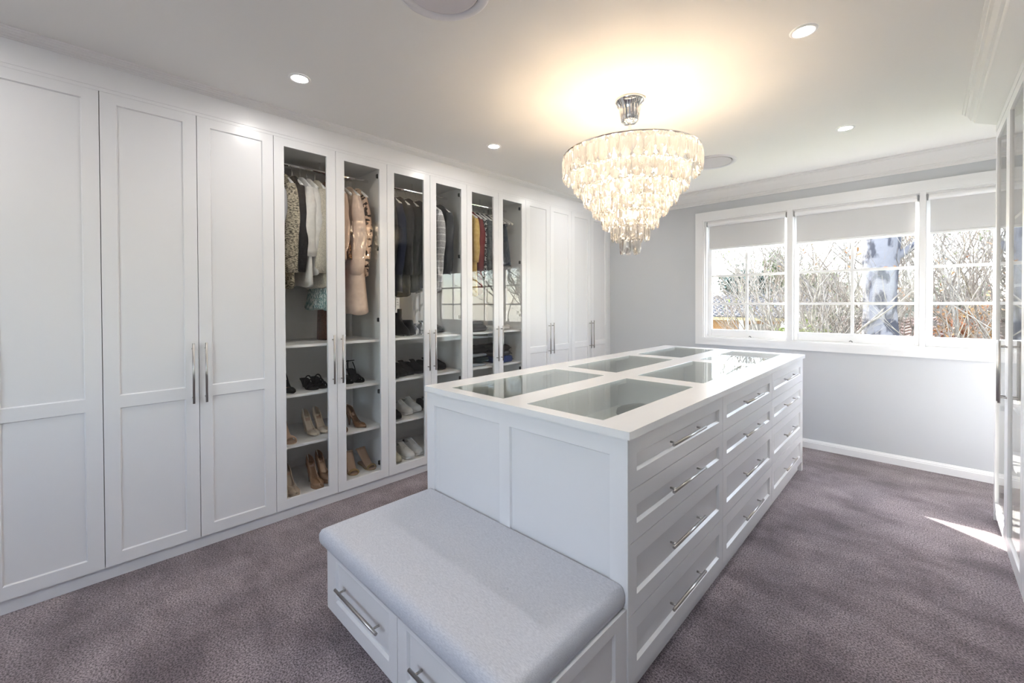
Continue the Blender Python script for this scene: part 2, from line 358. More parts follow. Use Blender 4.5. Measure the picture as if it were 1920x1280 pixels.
units = [
 ('s', -3, 'white panelled wardrobe pair out of frame behind the photographer'), ('s', -1, 'nearest white panelled wardrobe pair, cut off by the left edge of the picture'),
 ('s', 1, 'full-height white panelled wardrobe pair just left of the first glass doors'),
 ('g', 3, 'glass-door wardrobe holding cream clothes and high heels'),
 ('g', 5, 'middle glass-door wardrobe with black clothes and white trainers'),
 ('g', 7, 'glass-door wardrobe with coloured tops and folded jeans, farthest of the three'),
 ('s', 9, 'white panelled wardrobe pair just right of the last glass doors'),
 ('s', 11, 'white panelled wardrobe pair in the far corner against the window wall')]
for kind, n, lab in units:
    y0, ym, y1 = g(n), g(n+1), g(n+2)
    t = empty('wardrobe', (0, 0, 0), label=lab, cat='wardrobe', group='white wardrobes along the left wall')
    if kind == 's':
        MB().box(-.60, -.0215, y0+.001, y1-.001, ZB, ZT).build('carcass', INSIDE, t)
        solid_door(t, PL, y0, ym, ym-.031); solid_door(t, PL, ym, y1, ym+.031)
    else:
        interior(t, y0, y1, -.60, -.0215, SHELF_Z)
        glass_door(t, PL, y0, ym, ym-.031, y0+.064); glass_door(t, PL, ym, y1, ym+.031, y1)
    if n == 11:
        MB().box(-.60, -.001, y1+.0015, D-.002, 0, ZT).build('filler_panel', WHITE, t)

# ------------------------------------------------------------------ right glass cabinets
PR = lambda u, v, n: (W-n, u, v)
for k, lab in enumerate(('tall white glass-door cabinet on the right, nearest the window', 'second tall glass-door cabinet from the window on the right wall', 'third tall glass-door cabinet from the window, beside the photographer', 'tall glass-door cabinet behind the photographer on the right wall', 'last tall glass-door cabinet on the right wall, by the room door')):
    y1 = 4.24-1.14*k; y0 = y1-1.14; ym = (y0+y1)/2
    t = empty('glass_cabinet', (0, 0, 0), label=lab, cat='cabinet', group='glass cabinets along the right wall')
    interior(t, y0, y1, 4.05, W+.0215, (.479, .826, 1.168, 1.55, 1.95), rail=False)
    glass_door(t, PR, y0, ym, ym-.031, y0+.064); glass_door(t, PR, ym, y1, ym+.031, y1)
    if k == 0: MB().box(W+.002, 4.05, y1+.001, y1+.016, 0, ZT+.05).build('end_panel', WHITE, t)
    MB().box(W+.015, W+.03, y0, y1, 0, .0735).build('kickboard', WHITE, t)

# ------------------------------------------------------------------ island
PI = lambda u, v, n: (2.319+n, u, v)
YS = (1.364, 2.350, 3.345, 4.340); ZS = (.0787, .326, .586, .777, .967)
holes_x = ((1.243, 1.633), (1.784, 2.181)); holes_y = ((1.422, 2.315), (2.455, 3.335), (3.480, 4.270))
labs = ('white island drawer stack nearest the camera, behind the bench', 'middle white drawer stack of the island', 'white island drawer stack nearest the window')
for k in range(3):
    t = empty('drawer_unit', (1.7, (YS[k]+YS[k+1])/2, 0), label=labs[k], cat='drawers', group='drawer stacks of the island')
    org = t.location
    mbx = MB(org)
    ya, yb = (1.380, YS[1]) if k == 0 else ((YS[k], YS[k+1]) if k == 1 else (YS[2], 4.360))
    mbx.box(1.100, 1.116, ya, yb, ZS[0], .968).box(1.116, 2.297, ya, yb, ZS[0], .82)
    mbx.box(1.116, 2.297, ya, ya+.014, .82, .968).box(1.116, 2.297, yb-.014, yb, .82, .968).box(1.70, 1.716, ya+.014, yb-.014, .82, .968).box(2.283, 2.297, ya+.014, yb-.014, .82, .968)
    mbx.build('carcass', WHITE_PANEL, t)
    MB(org).box(1.14, 2.289, ya, yb, 0, ZS[0]).build('kickboard', WHITE, t)
    for r in range(4):
        a, b, c, d = YS[k]+.0015, YS[k+1]-.0015, ZS[r]+.0015, ZS[r+1]-.0015
        op = (a+.061, b-.052, c+.058, d-.062)
        o = shaker(lambda u, v, n: Vector(PI(u, v, n))-org, a, b, c, d, [op], .020, depth=.011, slope=.009).build('drawer', WHITE, t, bevel=.0012)
        MB(org).pbox(PI, op[0]+.007, op[1]-.007, op[2]+.007, op[3]-.007, -.016, -.0108).build('drawer_panel', WHITE_PANEL, o)
        handle(lambda u, v, n: Vector(PI(u, v, n))-org, (a+b)/2, (c+d)/2+.004, .35, False, o, so=.028)
    if k == 0:
        PE = lambda u, v, n: Vector((u, 1.362-n, v))-org
        ops = [(1.160, 1.668, .14, .897), (1.733, 2.246, .14, .897)]
        e = shaker(PE, 1.0955, 2.3185, ZS[0], .968, ops, .018, depth=.010, slope=.006).build('end_panel', WHITE, t, bevel=.001)
        for o in ops: MB().pbox(PE, o[0]+.004, o[1]-.004, o[2]+.004, o[3]-.004, -.016, -.0098).build('recessed_panel', WHITE_PANEL, e)
    if k == 2: MB(org).box(1.0955, 2.3185, 4.3415, 4.379, 0.0, .968).build('end_panel', WHITE, t)
# worktop
t = empty('worktop', (1.71, 2.87, .9684), label='white stone worktop of the island with six glass display panels', cat='worktop')
org = t.location; mb = MB(org)
xs = [1.0893, *holes_x[0], *holes_x[1], 2.3328]; ys = [1.3501, *holes_y[0], *holes_y[1], *holes_y[2], 4.3945]
top, bot = .9974, .9684
for i in range(5):
    for j in range(7):
        a, b, c, d = xs[i], xs[i+1], ys[j], ys[j+1]
        if i in (1, 3) and j in (1, 3, 5):
            mb.add([(a, c, top), (b, c, top), (b, d, top), (a, d, top), (a, c, bot), (b, c, bot), (b, d, bot), (a, d, bot)], [(q, (q+1) % 4, 4+(q+1) % 4, 4+q) for q in range(4)])
        else:
            mb.add([(a, c, top), (b, c, top), (b, d, top), (a, d, top)], [(0, 1, 2, 3)]); mb.add([(a, c, bot), (b, c, bot), (b, d, bot), (a, d, bot)], [(3, 2, 1, 0)])
A = [(xs[0], ys[0]), (xs[-1], ys[0]), (xs[-1], ys[-1]), (xs[0], ys[-1])]
mb.add([(*p, top) for p in A]+[(*p, bot) for p in A], [(q, (q+1) % 4, 4+(q+1) % 4, 4+q) for q in range(4)])
slab = mb.build('stone_slab', STONE, t)
import bmesh
bm = bmesh.new(); bm.from_mesh(slab.data); bmesh.ops.remove_doubles(bm, verts=bm.verts, dist=.0002); bmesh.ops.recalc_face_normals(bm, faces=bm.faces); bm.to_mesh(slab.data); bm.free()
q = slab.modifiers.new('bevel', 'BEVEL'); q.width = .002; q.segments = 2; q.limit_method = 'ANGLE'
for hx in holes_x:
    for hy in holes_y:
        MB(org).box(hx[0]+.0015, hx[1]-.0015, hy[0]+.0015, hy[1]-.0015, top-.008, top-.0006).build('glass_panel', TGLASS, t)

# things in the first display drawer
def rot_tube(name, m, pts, r, label, cat, flat=None):
    o = MB(pts[0]).tube(pts, r, 14, flat=flat).build(name, m, smooth=True); return tag(o, label, cat)
t = empty('glasses_case', (1.93, 2.13, .822), -.35, 'dark grey soft case lying in the nearest right display drawer', 'case')
rings = []
for i in range(9):
    s = -1+2*i/8; k = (1-abs(s)**3.2)**.5 if abs(s) < 1 else .06
    rings.append([(s*.05*0+(.045*k+.003)*cos(a), s*.115, .038+(.036*k+.002)*sin(a)) for a in [2*pi*q/14 for q in range(14)]])
MB().loft(rings).build('case_body', mat('case_leather', (.045, .052, .055), .5), t, smooth=True)
MB().tube([(.047, -.10, .045), (.050, 0, .045), (.047, .10, .045)], .003, 6).build('zip', STEEL, t)
t = empty('wristwatch', (1.90, 1.80, .834), .5, 'small silver wristwatch lying in the nearest right display drawer', 'watch')
MB().lathe([(.0, .018), (.017, .018), (.019, .026), (.017, .031), (.0, .031)], (0, 0), 20).build('watch_case', CHROME, t, smooth=False)
mb = MB(); pts = [(.0, .030*cos(a), .026+.024*sin(a)-.012) for a in [pi*.5+2*pi*q/20 for q in range(21)]]
mb.tube(pts, .004, 8, flat=1.0).build('bracelet', STEEL, t, smooth=True)

# ------------------------------------------------------------------ bench
t = empty('bench', (1.72, 1.08, 0), label='low white bench with two drawers at the near end of the island', cat='bench')
org = t.location; BX0, BX1, BY0, BY1, BZ0, BZ1 = 1.133, 2.314, .7931, 1.3615, .080, .360
MB(org).box(BX0, BX1-.019, BY0+.021, BY1, BZ0, BZ1).build('carcass', WHITE, t)
MB(org).box(BX0+.05, BX1-.05, BY0+.06, BY1, 0, BZ0).build('kickboard', WHITE, t)
PB = lambda u, v, n: Vector((u, BY0-n, v))-org
for (a, b) in ((1.1335, 1.7275), (1.7305, 2.296)):
    op = (a+.086 if a < 1.5 else a+.058, b-.058, BZ0+.062, BZ1-.038)
    o = shaker(PB, a, b, BZ0, BZ1, [op], .020, depth=.010, slope=.007).build('drawer', WHITE, t, bevel=.0012)
    MB().pbox(PB, op[0]+.005, op[1]-.005, op[2]+.005, op[3]-.005, -.016, -.0098).build('drawer_panel', WHITE_PANEL, o)
    handle(PB, (op[0]+op[1])/2+.012, .240, .35, False, o, so=.030)
PS = lambda u, v, n: Vector((BX1+n, u, v))-org
op = (.858, 1.285, .148, .316)
o = shaker(PS, BY0, BY1-.001, BZ0, BZ1, [op], .018, depth=.010, slope=.007).build('end_panel', WHITE, t, bevel=.0012)
MB().pbox(PS, op[0]+.005, op[1]-.005, op[2]+.005, op[3]-.005, -.016, -.0098).build('recessed_panel', WHITE_PANEL, o)
# cushion
t = empty('seat_cushion', (1.708, 1.065, .360), label='light grey linen seat cushion with three buttons on the bench', cat='cushion')
NX, NY = 60, 36; X0, X1, Y0, Y1 = 1.106, 2.309, .768, 1.3605; H = .080; rad = .030
btn = [(1.400, 1.066), (1.705, 1.066), (2.005, 1.066)]
def edge(s, L):  # distance along a rounded strip -> position and drop
    return s
def cz(x, y):
    dx = min(x-X0, X1-x); dy = min(y-Y0, (Y1-y)*1.8+.026); z = H
    def roll(d): return 0 if d >= rad else rad-math.sqrt(max(0, rad*rad-(rad-d)**2))
    z -= max(roll(dx), roll(dy)) if min(dx, dy) >= 0 else rad
    bx = (x-(X0+X1)/2)/(X1-X0)*2; by = (y-(Y0+Y1)/2)/(Y1-Y0)*2
    z += .006*(1-bx**4)*(1-by**4)
    for (p, q) in btn: z -= .009*math.exp(-((x-p)**2+(y-q)**2)/(2*.016**2)) + .003*math.exp(-((x-p)**2+(y-q)**2)/(2*.05**2))
    return z
def spread(n, a, b):
    out = []
    for i in range(n+1):
        s = i/n; out.append(a+(b-a)*(.5-.5*cos(pi*s))*.55+(b-a)*s*.45)
    return out
gx, gy = spread(NX, X0, X1), spread(NY, Y0, Y1)
mb = MB(); vs_ = [(x-1.708, y-1.065, cz(x, y)) for y in gy for x in gx]; n = NX+1
mb.add(vs_, [(j*n+i, j*n+i+1, (j+1)*n+i+1, (j+1)*n+i) for j in range(NY) for i in range(NX)])
per = [(i, 0) for i in range(NX+1)]+[(NX, j) for j in range(1, NY+1)]+[(i, NY) for i in range(NX-1, -1, -1)]+[(0, j) for j in range(NY-1, 0, -1)]
top_ = [j*n+i for i, j in per]; base = len(mb.v)
low = []
for lv, ins in ((.022, 0), (.008, .004), (.0008, .014)):
    ring = []
    for i, j in per:
        x, y = gx[i], gy[j]; x = min(max(x, X0+ins), X1-ins); y = min(max(y, Y0+ins), Y1-ins)
        mb.v.append((x-1.708, y-1.065, lv)); ring.append(len(mb.v)-1)
    low.append(ring)
prev = top_
for ring in low:
    m_ = len(ring); mb.f += [(prev[k], ring[k], ring[(k+1) % m_], prev[(k+1) % m_]) for k in range(m_)]; prev = ring
mb.f.append(tuple(prev))
mb.build('cushion_cover', LINEN, t, smooth=True)
for p, q in btn: MB().sphere((p-1.708, q-1.065, cz(p, q)+.001), (.010, .010, .004), 12, 6).build('button', LINEN, t, smooth=True)

# ------------------------------------------------------------------ ceiling fittings
dl = [(.525, .911, 'left ceiling downlight nearest the camera'), (.550, 2.401, 'left ceiling downlight above the middle glass wardrobe'), (.550, 3.965, 'left ceiling downlight hidden behind the chandelier'),
      (2.656, 2.412, 'right ceiling downlight between the chandelier and the right cornice'), (2.647, 3.968, 'right ceiling downlight nearest the window'), (2.656, .90, 'ceiling downlight above the photographer'), (.525, -.62, 'ceiling downlight behind the photographer on the wardrobe side'), (2.656, -.62, 'ceiling downlight behind the photographer on the cabinet side')]
for x, y, lab in dl:
    t = empty('downlight', (x, y, ZC), label=lab, cat='light', group='recessed ceiling downlights')
    MB().lathe([(.038, -.0012), (.040, -.0045), (.050, -.005), (.0565, -.0025), (.0575, -.0002)], (0, 0), 32).build('trim_ring', TRIMW, t, smooth=True)
    MB().lathe([(.0005, -.0022), (.0385, -.0022)], (0, 0), 28, close=False).build('led_disc', LED, t, fix=False)
for x, y, r1, r0, lab in ((1.668, 1.056, .196, .150, 'round white ceiling air vent nearest the camera'), (1.672, 4.065, .205, .166, 'round white ceiling air vent behind the chandelier')):
    t = empty('air_vent', (x, y, ZC), label=lab, cat='vent', group='round ceiling vents')
    MB().lathe([(r1, -.0003), (r1-.002, -.009), (r1-.012, -.013), (r0+.012, -.010), (r0+.003, -.002), (r0+.002, -.0006)], (0, 0), 48).build('vent_ring', mat('vent_plastic', (.74, .73, .77), .4), t, smooth=True)
    MB().lathe([(.001, -.011), (r0-.010, -.011), (r0-.003, -.009), (r0-.0015, -.004), (r0-.004, -.003), (.001, -.003)], (0, 0), 48).build('vent_disc', mat('vent_disc', (.62, .59, .63), .5), t)
    MB().lathe([(r0-.006, -.0015), (r0+.003, -.0015)], (0, 0), 48).build('shadow_gap', BLACKM, t, fix=False)

# ------------------------------------------------------------------ chandelier
CX, CY = 1.729, 2.463
t = empty('chandelier', (CX, CY, ZC), label='seven-tier crystal chandelier with warm bulbs over the island', cat='chandelier')
org = t.location; z_ = lambda z: z-ZC
MB().lathe([(.0, -.001), (.092, -.001), (.094, -.010), (.086, -.020), (.070, -.040), (.062, -.070), (.057, -.105), (.050, -.130), (.038, -.145), (.0, -.148)], (0, 0), 40).build('canopy', CHROME, t, smooth=True)
for k in range(20):
    a = 2*pi*k/20; MB().tube([(.088*cos(a), .088*sin(a), -.012), (.066*cos(a), .066*sin(a), -.045), (.059*cos(a), .059*sin(a), -.095), (.050*cos(a), .050*sin(a), -.132)], .0028, 5).build('canopy_rib', CHROME, t)
MB().tube([(0, 0, -.14), (0, 0, z_(2.36))], .010, 10).build('stem', CHROME, t)
tiers = [(.415, 2.372, .135, 42), (.345, 2.262, .125, 36), (.283, 2.160, .108, 30), (.225, 2.085, .102, 25), (.166, 2.003, .102, 19), (.108, 1.925, .102, 13), (.055, 1.842, .102, 7)]
def crystal_mesh(w_, h, name):
    """cut prism: eight-sided outline, pyramid facets front and back"""
    a, c = w_/2, h; e = w_*.24; d = .012
    out = [(-a+e, 0), (a-e, 0), (a, -h*.13), (a*.96, -h*.80), (a*.45, -h), (-a*.45, -h), (-a*.96, -h*.80), (-a, -h*.13)]
    inn = [(x*.16, -h*.42+(z+h*.5)*.42) for x, z in out]
    v = [(x, .0025, z) for x, z in out]+[(x, -.0025, z) for x, z in out]+[(x, d, z) for x, z in inn]+[(x, -d, z) for x, z in inn]
    f = []
    for k in range(8):
        q = (k+1) % 8; f += [(k, q, 8+q, 8+k), (k, 16+k, 16+q, q), (8+k, 8+q, 24+q, 24+k)]
    f += [tuple(range(23, 15, -1)), tuple(range(24, 32))]
    mb = MB(); mb.add(v, f); me = mb.mesh(name)
    bm = bmesh.new(); bm.from_mesh(me); bmesh.ops.recalc_face_normals(bm, faces=bm.faces); bm.to_mesh(me); bm.free()
    me.materials.append(CRYSTAL); return me
for r, z, h, n in tiers:
    mb = MB(); mb.tube([(r*cos(2*pi*k/48), r*sin(2*pi*k/48), z_(z)+.004) for k in range(49)], .0025 if r < .4 else .0060, 6, cap=False)
    if r < .4:
        for k in range(4): a = pi*k/2+.4; mb.tube([(r*cos(a), r*sin(a), z_(z)+.004), (.012*cos(a), .012*sin(a), z_(z)+.03)], .003, 5)
    mb.build('tier_ring', CHROME, t)
    me = crystal_mesh(2*pi*r/n*.97, h, 'crystal')
    for k in range(n):
        a = 2*pi*(k+.5*(int(r*1000) % 2))/n
        o = bpy.data.objects.new('crystal', me); o.location = (r*cos(a), r*sin(a), z_(z)+(.016 if r < .4 else .002)); o.rotation_euler = (random.uniform(-.05, .05), random.uniform(-.03, .03), a+pi/2+random.uniform(-.12, .12))
        link(o, t)
MB().tube([(0, 0, z_(2.36)), (0, 0, z_(1.85))], .012, 8).build('centre_rod', CHROME, t)
bm_ = MB().sphere((0, 0, 0), (.014, .014, .022), 10, 7).mesh('bulb'); bm_.materials.append(BULBM)
sk = MB().tube([(0, 0, -.06), (0, 0, -.02)], .010, 8).mesh('bulb_holder'); sk.materials.append(CHROME)
for k, (r, z) in enumerate([(.30, 2.315)]*8+[(.13, 2.27)]*3+[(.15, 2.16)]*4+[(.08, 2.02)]*2):
    nn = 8 if k < 8 else 3 if k < 11 else 4 if k < 15 else 2; a = 2*pi*(k/nn)+.2
    o = bpy.data.objects.new('bulb', bm_); o.location = (r*cos(a), r*sin(a), z_(z)); link(o, t)
    h_ = bpy.data.objects.new('bulb_holder', sk); link(h_, o)
# ------------------------------------------------------------------ clothes
XC = -.285
def fabric(name, c, c2=None, scale=40, stretch=(1, 1, 1), lo=.4, hi=.6, rough=.9, bump=(160, .3, .003), **k):
    k.setdefault('spec', .15); return mat(name, c, rough, noise=(scale, c2, stretch, lo, hi) if c2 else None, bump=bump, **k)
def hanger(y, label, half=.195, m=None, rz=0):
    t = empty('clothes_hanger', (XC, y, 2.36), rz, label, 'hanger', 'white hangers in the glass wardrobes')
    m = m or mat('hanger_white', (.82, .81, .79), .35)
    zr = 2.470-2.36; pts = [(.016*cos(a), 0, zr+.0005+.016*sin(a)) for a in [pi*.05+pi*1.0*k/8 for k in range(9)]]
    pts = [(.016, 0, zr-.006)]+pts[0:]+[(-.016, 0, zr-.014), (-.010, 0, zr-.030), (0, 0, zr-.042), (0, 0, .030)]
    MB().tube(pts, .0021, 6).build('hook', CHROME, t, smooth=True)
    arm = [(x, 0, .034-.105*(abs(x)/half)**1.25) for x in [half*(-1+2*k/14) for k in range(15)]]
    MB().tube(arm, [.006+.005*abs(-1+2*k/14) for k in range(15)], 8).build('hanger_arm', m, t, smooth=True)
    return t
def garment(name, label, cat, y, zh, m, sh=.20, waist=.18, hem=.20, th=.030, th_hem=None, sleeve=None, sm=None, folds=5, amp=.12, seed=1, group='clothes on the hanging rails', neck=.055, z0=2.385, lean=0, sr=.042, cuff=.034, tilt=0, xc=XC):
    rnd = random.Random(seed); th_hem = th_hem or th*1.15
    t = empty(name, (xc, y, zh), label=label, cat=cat, group=group); H = z0-zh
    rings = []; N = 22; ph = [rnd.uniform(0, 6.28) for _ in range(4)]
    for i in range(N+1):
        q = (i/N)**1.35; z = H*(1-q); d = H*q
        if d < .10: a = neck+(sh-neck)*(d/.10)**.85
        else:
            s = (d-.10)/(H-.10); a = sh*(1-s)**2+2*waist*s*(1-s)+hem*s*s
        b = .014+(th-.014)*min(1, d/.10); b += (th_hem-th)*q
        ring = []
        for k in range(40):
            an = 2*pi*k/40; c_, s_ = cos(an), sin(an)
            f = 1+amp*min(1, d/.25)*(sin(folds*an+ph[0]+q*1.6)*.6+sin((folds*2+1)*an+ph[1]-q*2)*.4)*(.35+.65*q)
            ring.append((a*(abs(c_)**.85)*(1 if c_ > 0 else -1)*(1+.02*sin(q*5+ph[2])), b*(abs(s_)**.8)*(1 if s_ > 0 else -1)*f+lean*q+tilt*q*c_, z+.012*sin(3*an+ph[3])*q))
        rings.append(ring)
    MB().loft(rings).build('garment_body', m, t, smooth=True)
    if sleeve:
        for s in (1, -1):
            L = sleeve*rnd.uniform(.97, 1.03); pts = []; rr = []
            for i in range(13):
                q = i/12
                pts.append((s*(sh*.90+.040*sin(q*pi*.62)-.05*q*q), -.004*s+lean*q*.6+.008*sin(q*7+ph[1]), H-.098-L*q)); rr.append((sr*(1-q)+cuff*q)*(.62+.38*min(1, q*5))*(1+.05*sin(q*19+ph[2])))
            MB().tube(pts, rr, 14, flat=.80).build('sleeve', sm or m, t, smooth=True)
    return t
def skirt(name, label, cat, y, z1, zh, m, top=.13, hem=.2, th=.02, th_hem=.05, folds=14, amp=.4, seed=3, xc=XC, group='clothes on the hanging rails'):
    rnd = random.Random(seed); t = empty(name, (xc, y, zh), label=label, cat=cat, group=group); rings = []; N = 16; ph = rnd.uniform(0, 6)
    for i in range(N+1):
        q = i/N; z = (z1-zh)*(1-q); a = top+(hem-top)*q; b = th+(th_hem-th)*q; ring = []
        for k in range(72):
            an = 2*pi*k/72; f = 1+amp*q*sin(folds*an+ph)*.5
            ring.append((a*cos(an)*(1+amp*.15*q*sin(folds*an+ph)), b*sin(an)*f, z+.010*q*sin(5*an+ph)))
        rings.append(ring)
    MB().loft(rings).build('skirt_cloth', m, t, smooth=True)
    MB().box(-top, top, -th*.9, th*.9, z1-zh-.002, z1-zh+.025).build('waistband', m, t, bevel=.004)
    return t

TWEED = fabric('oatmeal_tweed', (.56, .50, .38), (.07, .06, .045), 62, (1, 1, 3.2), .46, .58)
BLACKC = fabric('black_wool', (.012, .011, .012), (.03, .028, .03), 60)
WHITEC = fabric('white_cotton', (.78, .76, .73), (.70, .68, .65), 20)
CREAMT = fabric('cream_boucle', (.66, .61, .51), (.50, .46, .38), 150, (1, 1, 1), .42, .6, bump=(200, .6, .004))
LILAC = fabric('pale_grey_knit', (.45, .45, .48))
PANTS = fabric('cream_trouser', (.62, .55, .44))
TEAL = fabric('teal_print', (.10, .22, .23), (.62, .70, .68), 70, (4, 4, .5), .47, .56)
BROWNP = fabric('brown_lace', (.05, .02, .012), (.16, .07, .04), 130)
COATC = fabric('blush_wool', (.72, .56, .45), (.66, .50, .40), 25)
NUDE = fabric('nude_silk', (.60, .43, .32), rough=.5)
SNAKE = fabric('snake_print', (.62, .42, .30), (.035, .02, .015), 22, (1, 1, 1.4), .52, .56, rough=.5)
SEQUIN = fabric('bronze_sequins', (.42, .19, .08), (.06, .03, .02), 90, (1, 1, 1), .42, .58, rough=.28, metal=.8)
RED = fabric('dark_red_velvet', (.14, .012, .018))
PLAID = fabric('grey_check_wool', (.36, .36, .37), (.27, .27, .28), 70)
CHAR = fabric('charcoal_wool', (.035, .037, .045), (.022, .023, .028), 50)
MUST = fabric('mustard_cotton', (.50, .34, .10), (.58, .42, .16), 30)
MAROON = fabric('maroon_crepe', (.16, .028, .03))
MONO = fabric('black_white_print', (.02, .02, .025), (.50, .52, .52), 60, (1, 1, 1), .5, .56)
SLATE = fabric('slate_print', (.09, .11, .115), (.16, .18, .18), 45)
DENIM = fabric('dark_denim', (.045, .06, .085), (.09, .11, .14), 120, (1, 1, .3))
NAVY = fabric('navy_wool', (.012, .016, .035))
def plaid_lines():
    t = PLAID.node_tree; b = t.nodes['Principled BSDF']; tc = t.nodes.new('ShaderNodeTexCoord')
    src = b.inputs['Base Color'].links[0].from_socket
    for ax in ('Z', 'X'):
        wv = t.nodes.new('ShaderNodeTexWave'); wv.bands_direction = ax; wv.inputs['Scale'].default_value = 5.2; wv.inputs['Distortion'].default_value = .2
        t.links.new(tc.outputs['Object'], wv.inputs[0])
        r = t.nodes.new('ShaderNodeValToRGB'); r.color_ramp.elements[0].position = .90; r.color_ramp.elements[1].position = .97
        r.color_ramp.elements[0].color = (1, 1, 1, 1); r.color_ramp.elements[1].color = (1.7, 1.7, 1.7, 1)
        mx = t.nodes.new('ShaderNodeMix'); mx.data_type = 'RGBA'; mx.blend_type = 'MULTIPLY'; mx.inputs[0].default_value = 1
        t.links.new(wv.outputs['Color'], r.inputs[0]); t.links.new(src, mx.inputs[6]); t.links.new(r.outputs[0], mx.inputs[7]); src = mx.outputs[2]
    t.links.new(src, b.inputs['Base Color'])
plaid_lines()

# wardrobe one (between g3 and g5)
HL = lambda s: 'white clothes hanger holding the '+s
garment('knit_top', 'pale grey knit top at the left end of the first clothes rail', 'top', 1.0, 1.72, LILAC, sleeve=.40, seed=1, th=.026)
garment('tweed_jacket', 'long oatmeal tweed jacket left of the black blazer', 'jacket', 1.076, 1.57, TWEED, sleeve=.60, seed=2, hem=.19, th=.030, sr=.050, cuff=.046)
hanger(1.076, HL('oatmeal tweed jacket'))
skirt('cream_trousers', 'cream trousers hanging below the tweed jacket', 'trousers', .985, 1.80, 1.465, PANTS, top=.09, hem=.10, th=.018, th_hem=.026, folds=4, amp=.2, seed=4, xc=-.17)
garment('black_blazer', 'black blazer between the tweed jacket and the white blouse', 'jacket', 1.141, 1.70, BLACKC, sleeve=.60, seed=3, th=.024, sr=.044)
hanger(1.141, HL('black blazer'))
garment('white_blouse', 'white blouse with a tied sleeve beside the black blazer', 'blouse', 1.196, 1.582, WHITEC, sleeve=.50, seed=4, th=.026, hem=.21, sr=.042, cuff=.050)
hanger(1.196, HL('white blouse with the tied sleeve'))
garment('white_jacket', 'white cotton jacket between the white blouse and the cream boucle jacket', 'jacket', 1.246, 1.67, WHITEC, sleeve=.48, seed=5, th=.022, sr=.040)
hanger(1.246, HL('white cotton jacket'))
garment('boucle_jacket', 'thick cream boucle jacket with a peplum hem, rightmost behind the first glass door', 'jacket', 1.305, 1.70, CREAMT, sleeve=.62, seed=6, th=.042, sr=.058, cuff=.062)
hanger(1.305, HL('cream boucle jacket'))
skirt('boucle_skirt', 'cream boucle skirt showing below its matching jacket', 'skirt', 1.318, 1.78, 1.575, CREAMT, top=.16, hem=.20, th=.032, th_hem=.050, folds=5, amp=.2, seed=7)
skirt('pleated_skirt', 'teal and white pleated skirt hanging lowest in the first wardrobe', 'skirt', 1.335, 1.66, 1.410, TEAL, top=.15, hem=.225, th=.030, th_hem=.055, folds=18, amp=.7, seed=8)
garment('lace_dress', 'narrow dark brown lace dress reaching down to the shelf', 'dress', 1.372, 1.175, BROWNP, sh=.15, waist=.10, hem=.15, th=.018, seed=9)
garment('nude_blouse', 'nude silk blouse at the left behind the second glass door', 'blouse', 1.448, 1.78, NUDE, sleeve=.42, seed=10, th=.026)
hanger(1.448, HL('nude silk blouse'))
garment('velvet_top', 'dark red velvet top half hidden behind the sequin skirt', 'top', 1.412, 1.56, RED, sh=.19, seed=11, th=.020, hem=.20)
skirt('sequin_skirt', 'short bronze sequin skirt hanging in front of the blush coat', 'skirt', 1.496, 1.985, 1.79, SEQUIN, top=.15, hem=.19, th=.028, th_hem=.045, folds=5, amp=.25, seed=12, xc=-.27)
hanger(1.496, HL('bronze sequin skirt'))
garment('blush_coat', 'long blush wool coat dress with a flared hem', 'coat', 1.562, 1.375, COATC, sleeve=.62, seed=13, th=.034, waist=.165, hem=.245, th_hem=.105, folds=3, amp=.10, sr=.048, cuff=.056)
hanger(1.562, HL('long blush coat dress'))
garment('snake_print_blouse', 'snake print blouse, rightmost on the first rail', 'blouse', 1.628, 1.675, SNAKE, sleeve=.58, seed=14, th=.024, sr=.036)
hanger(1.628, HL('snake print blouse'))
# wardrobe two
for i, (y, z, m, s, nm, lab, hl) in enumerate((
    (1.850, 1.52, BLACKC, .60, 'black_coat', 'long black coat, leftmost on the middle rail', 'leftmost black coat'),
    (1.930, 1.55, NAVY, .60, 'black_coat', 'near-black navy coat, second on the middle rail', 'navy coat'),
    (2.010, 1.52, BLACKC, .60, 'black_dress', 'plain black dress, third on the middle rail', 'plain black dress'),
    (2.100, 1.56, BLACKC, .58, 'black_jacket', 'black jacket hanging behind the middle pair of handles', 'black jacket behind the handles'),
    (2.210, 1.60, NAVY, .58, 'navy_jacket', 'dark navy jacket just left of the grey check blazer', 'dark navy jacket'),
    (2.335, 1.56, PLAID, .62, 'check_blazer', 'light grey check blazer on the middle rail', 'grey check blazer'),
    (2.440, 1.725, CHAR, .55, 'charcoal_blazer', 'charcoal blazer, rightmost on the middle rail', 'charcoal blazer'))):
    garment(nm, lab, 'jacket' if i > 2 else ('dress' if i == 2 else 'coat'), y, z, m, sleeve=s, seed=20+i, th=.034, sh=.205, sr=.050)
    hanger(y, HL(hl))
for k, (y, z) in enumerate(((1.872, 1.375), (1.900, 1.41))):
    t = empty('price_tag', (-.10, y, z), .25, ('white paper swing tag hanging low beside the black coat', 'smaller white swing tag behind the first tag')[k], 'tag', 'paper tags on the black coat')
    MB().box(-.0006, .0006, -.026+.006*k, .026-.006*k, 0, .11-.02*k).build('paper', mat('tag_paper', (.75, .75, .73), .7), t)
    MB().tube([(0, 0, .11-.02*k), (-.02, .004, .16), (-.05, .0, .21)], .0008, 4).build('string', BLACKM, t)
    for j in range(3): MB().box(.0007, .0010, -.012, .012-.005*j, .028+.022*j, .032+.022*j).build('print_line', mat('print_grey', (.25, .25, .25), .7), t)
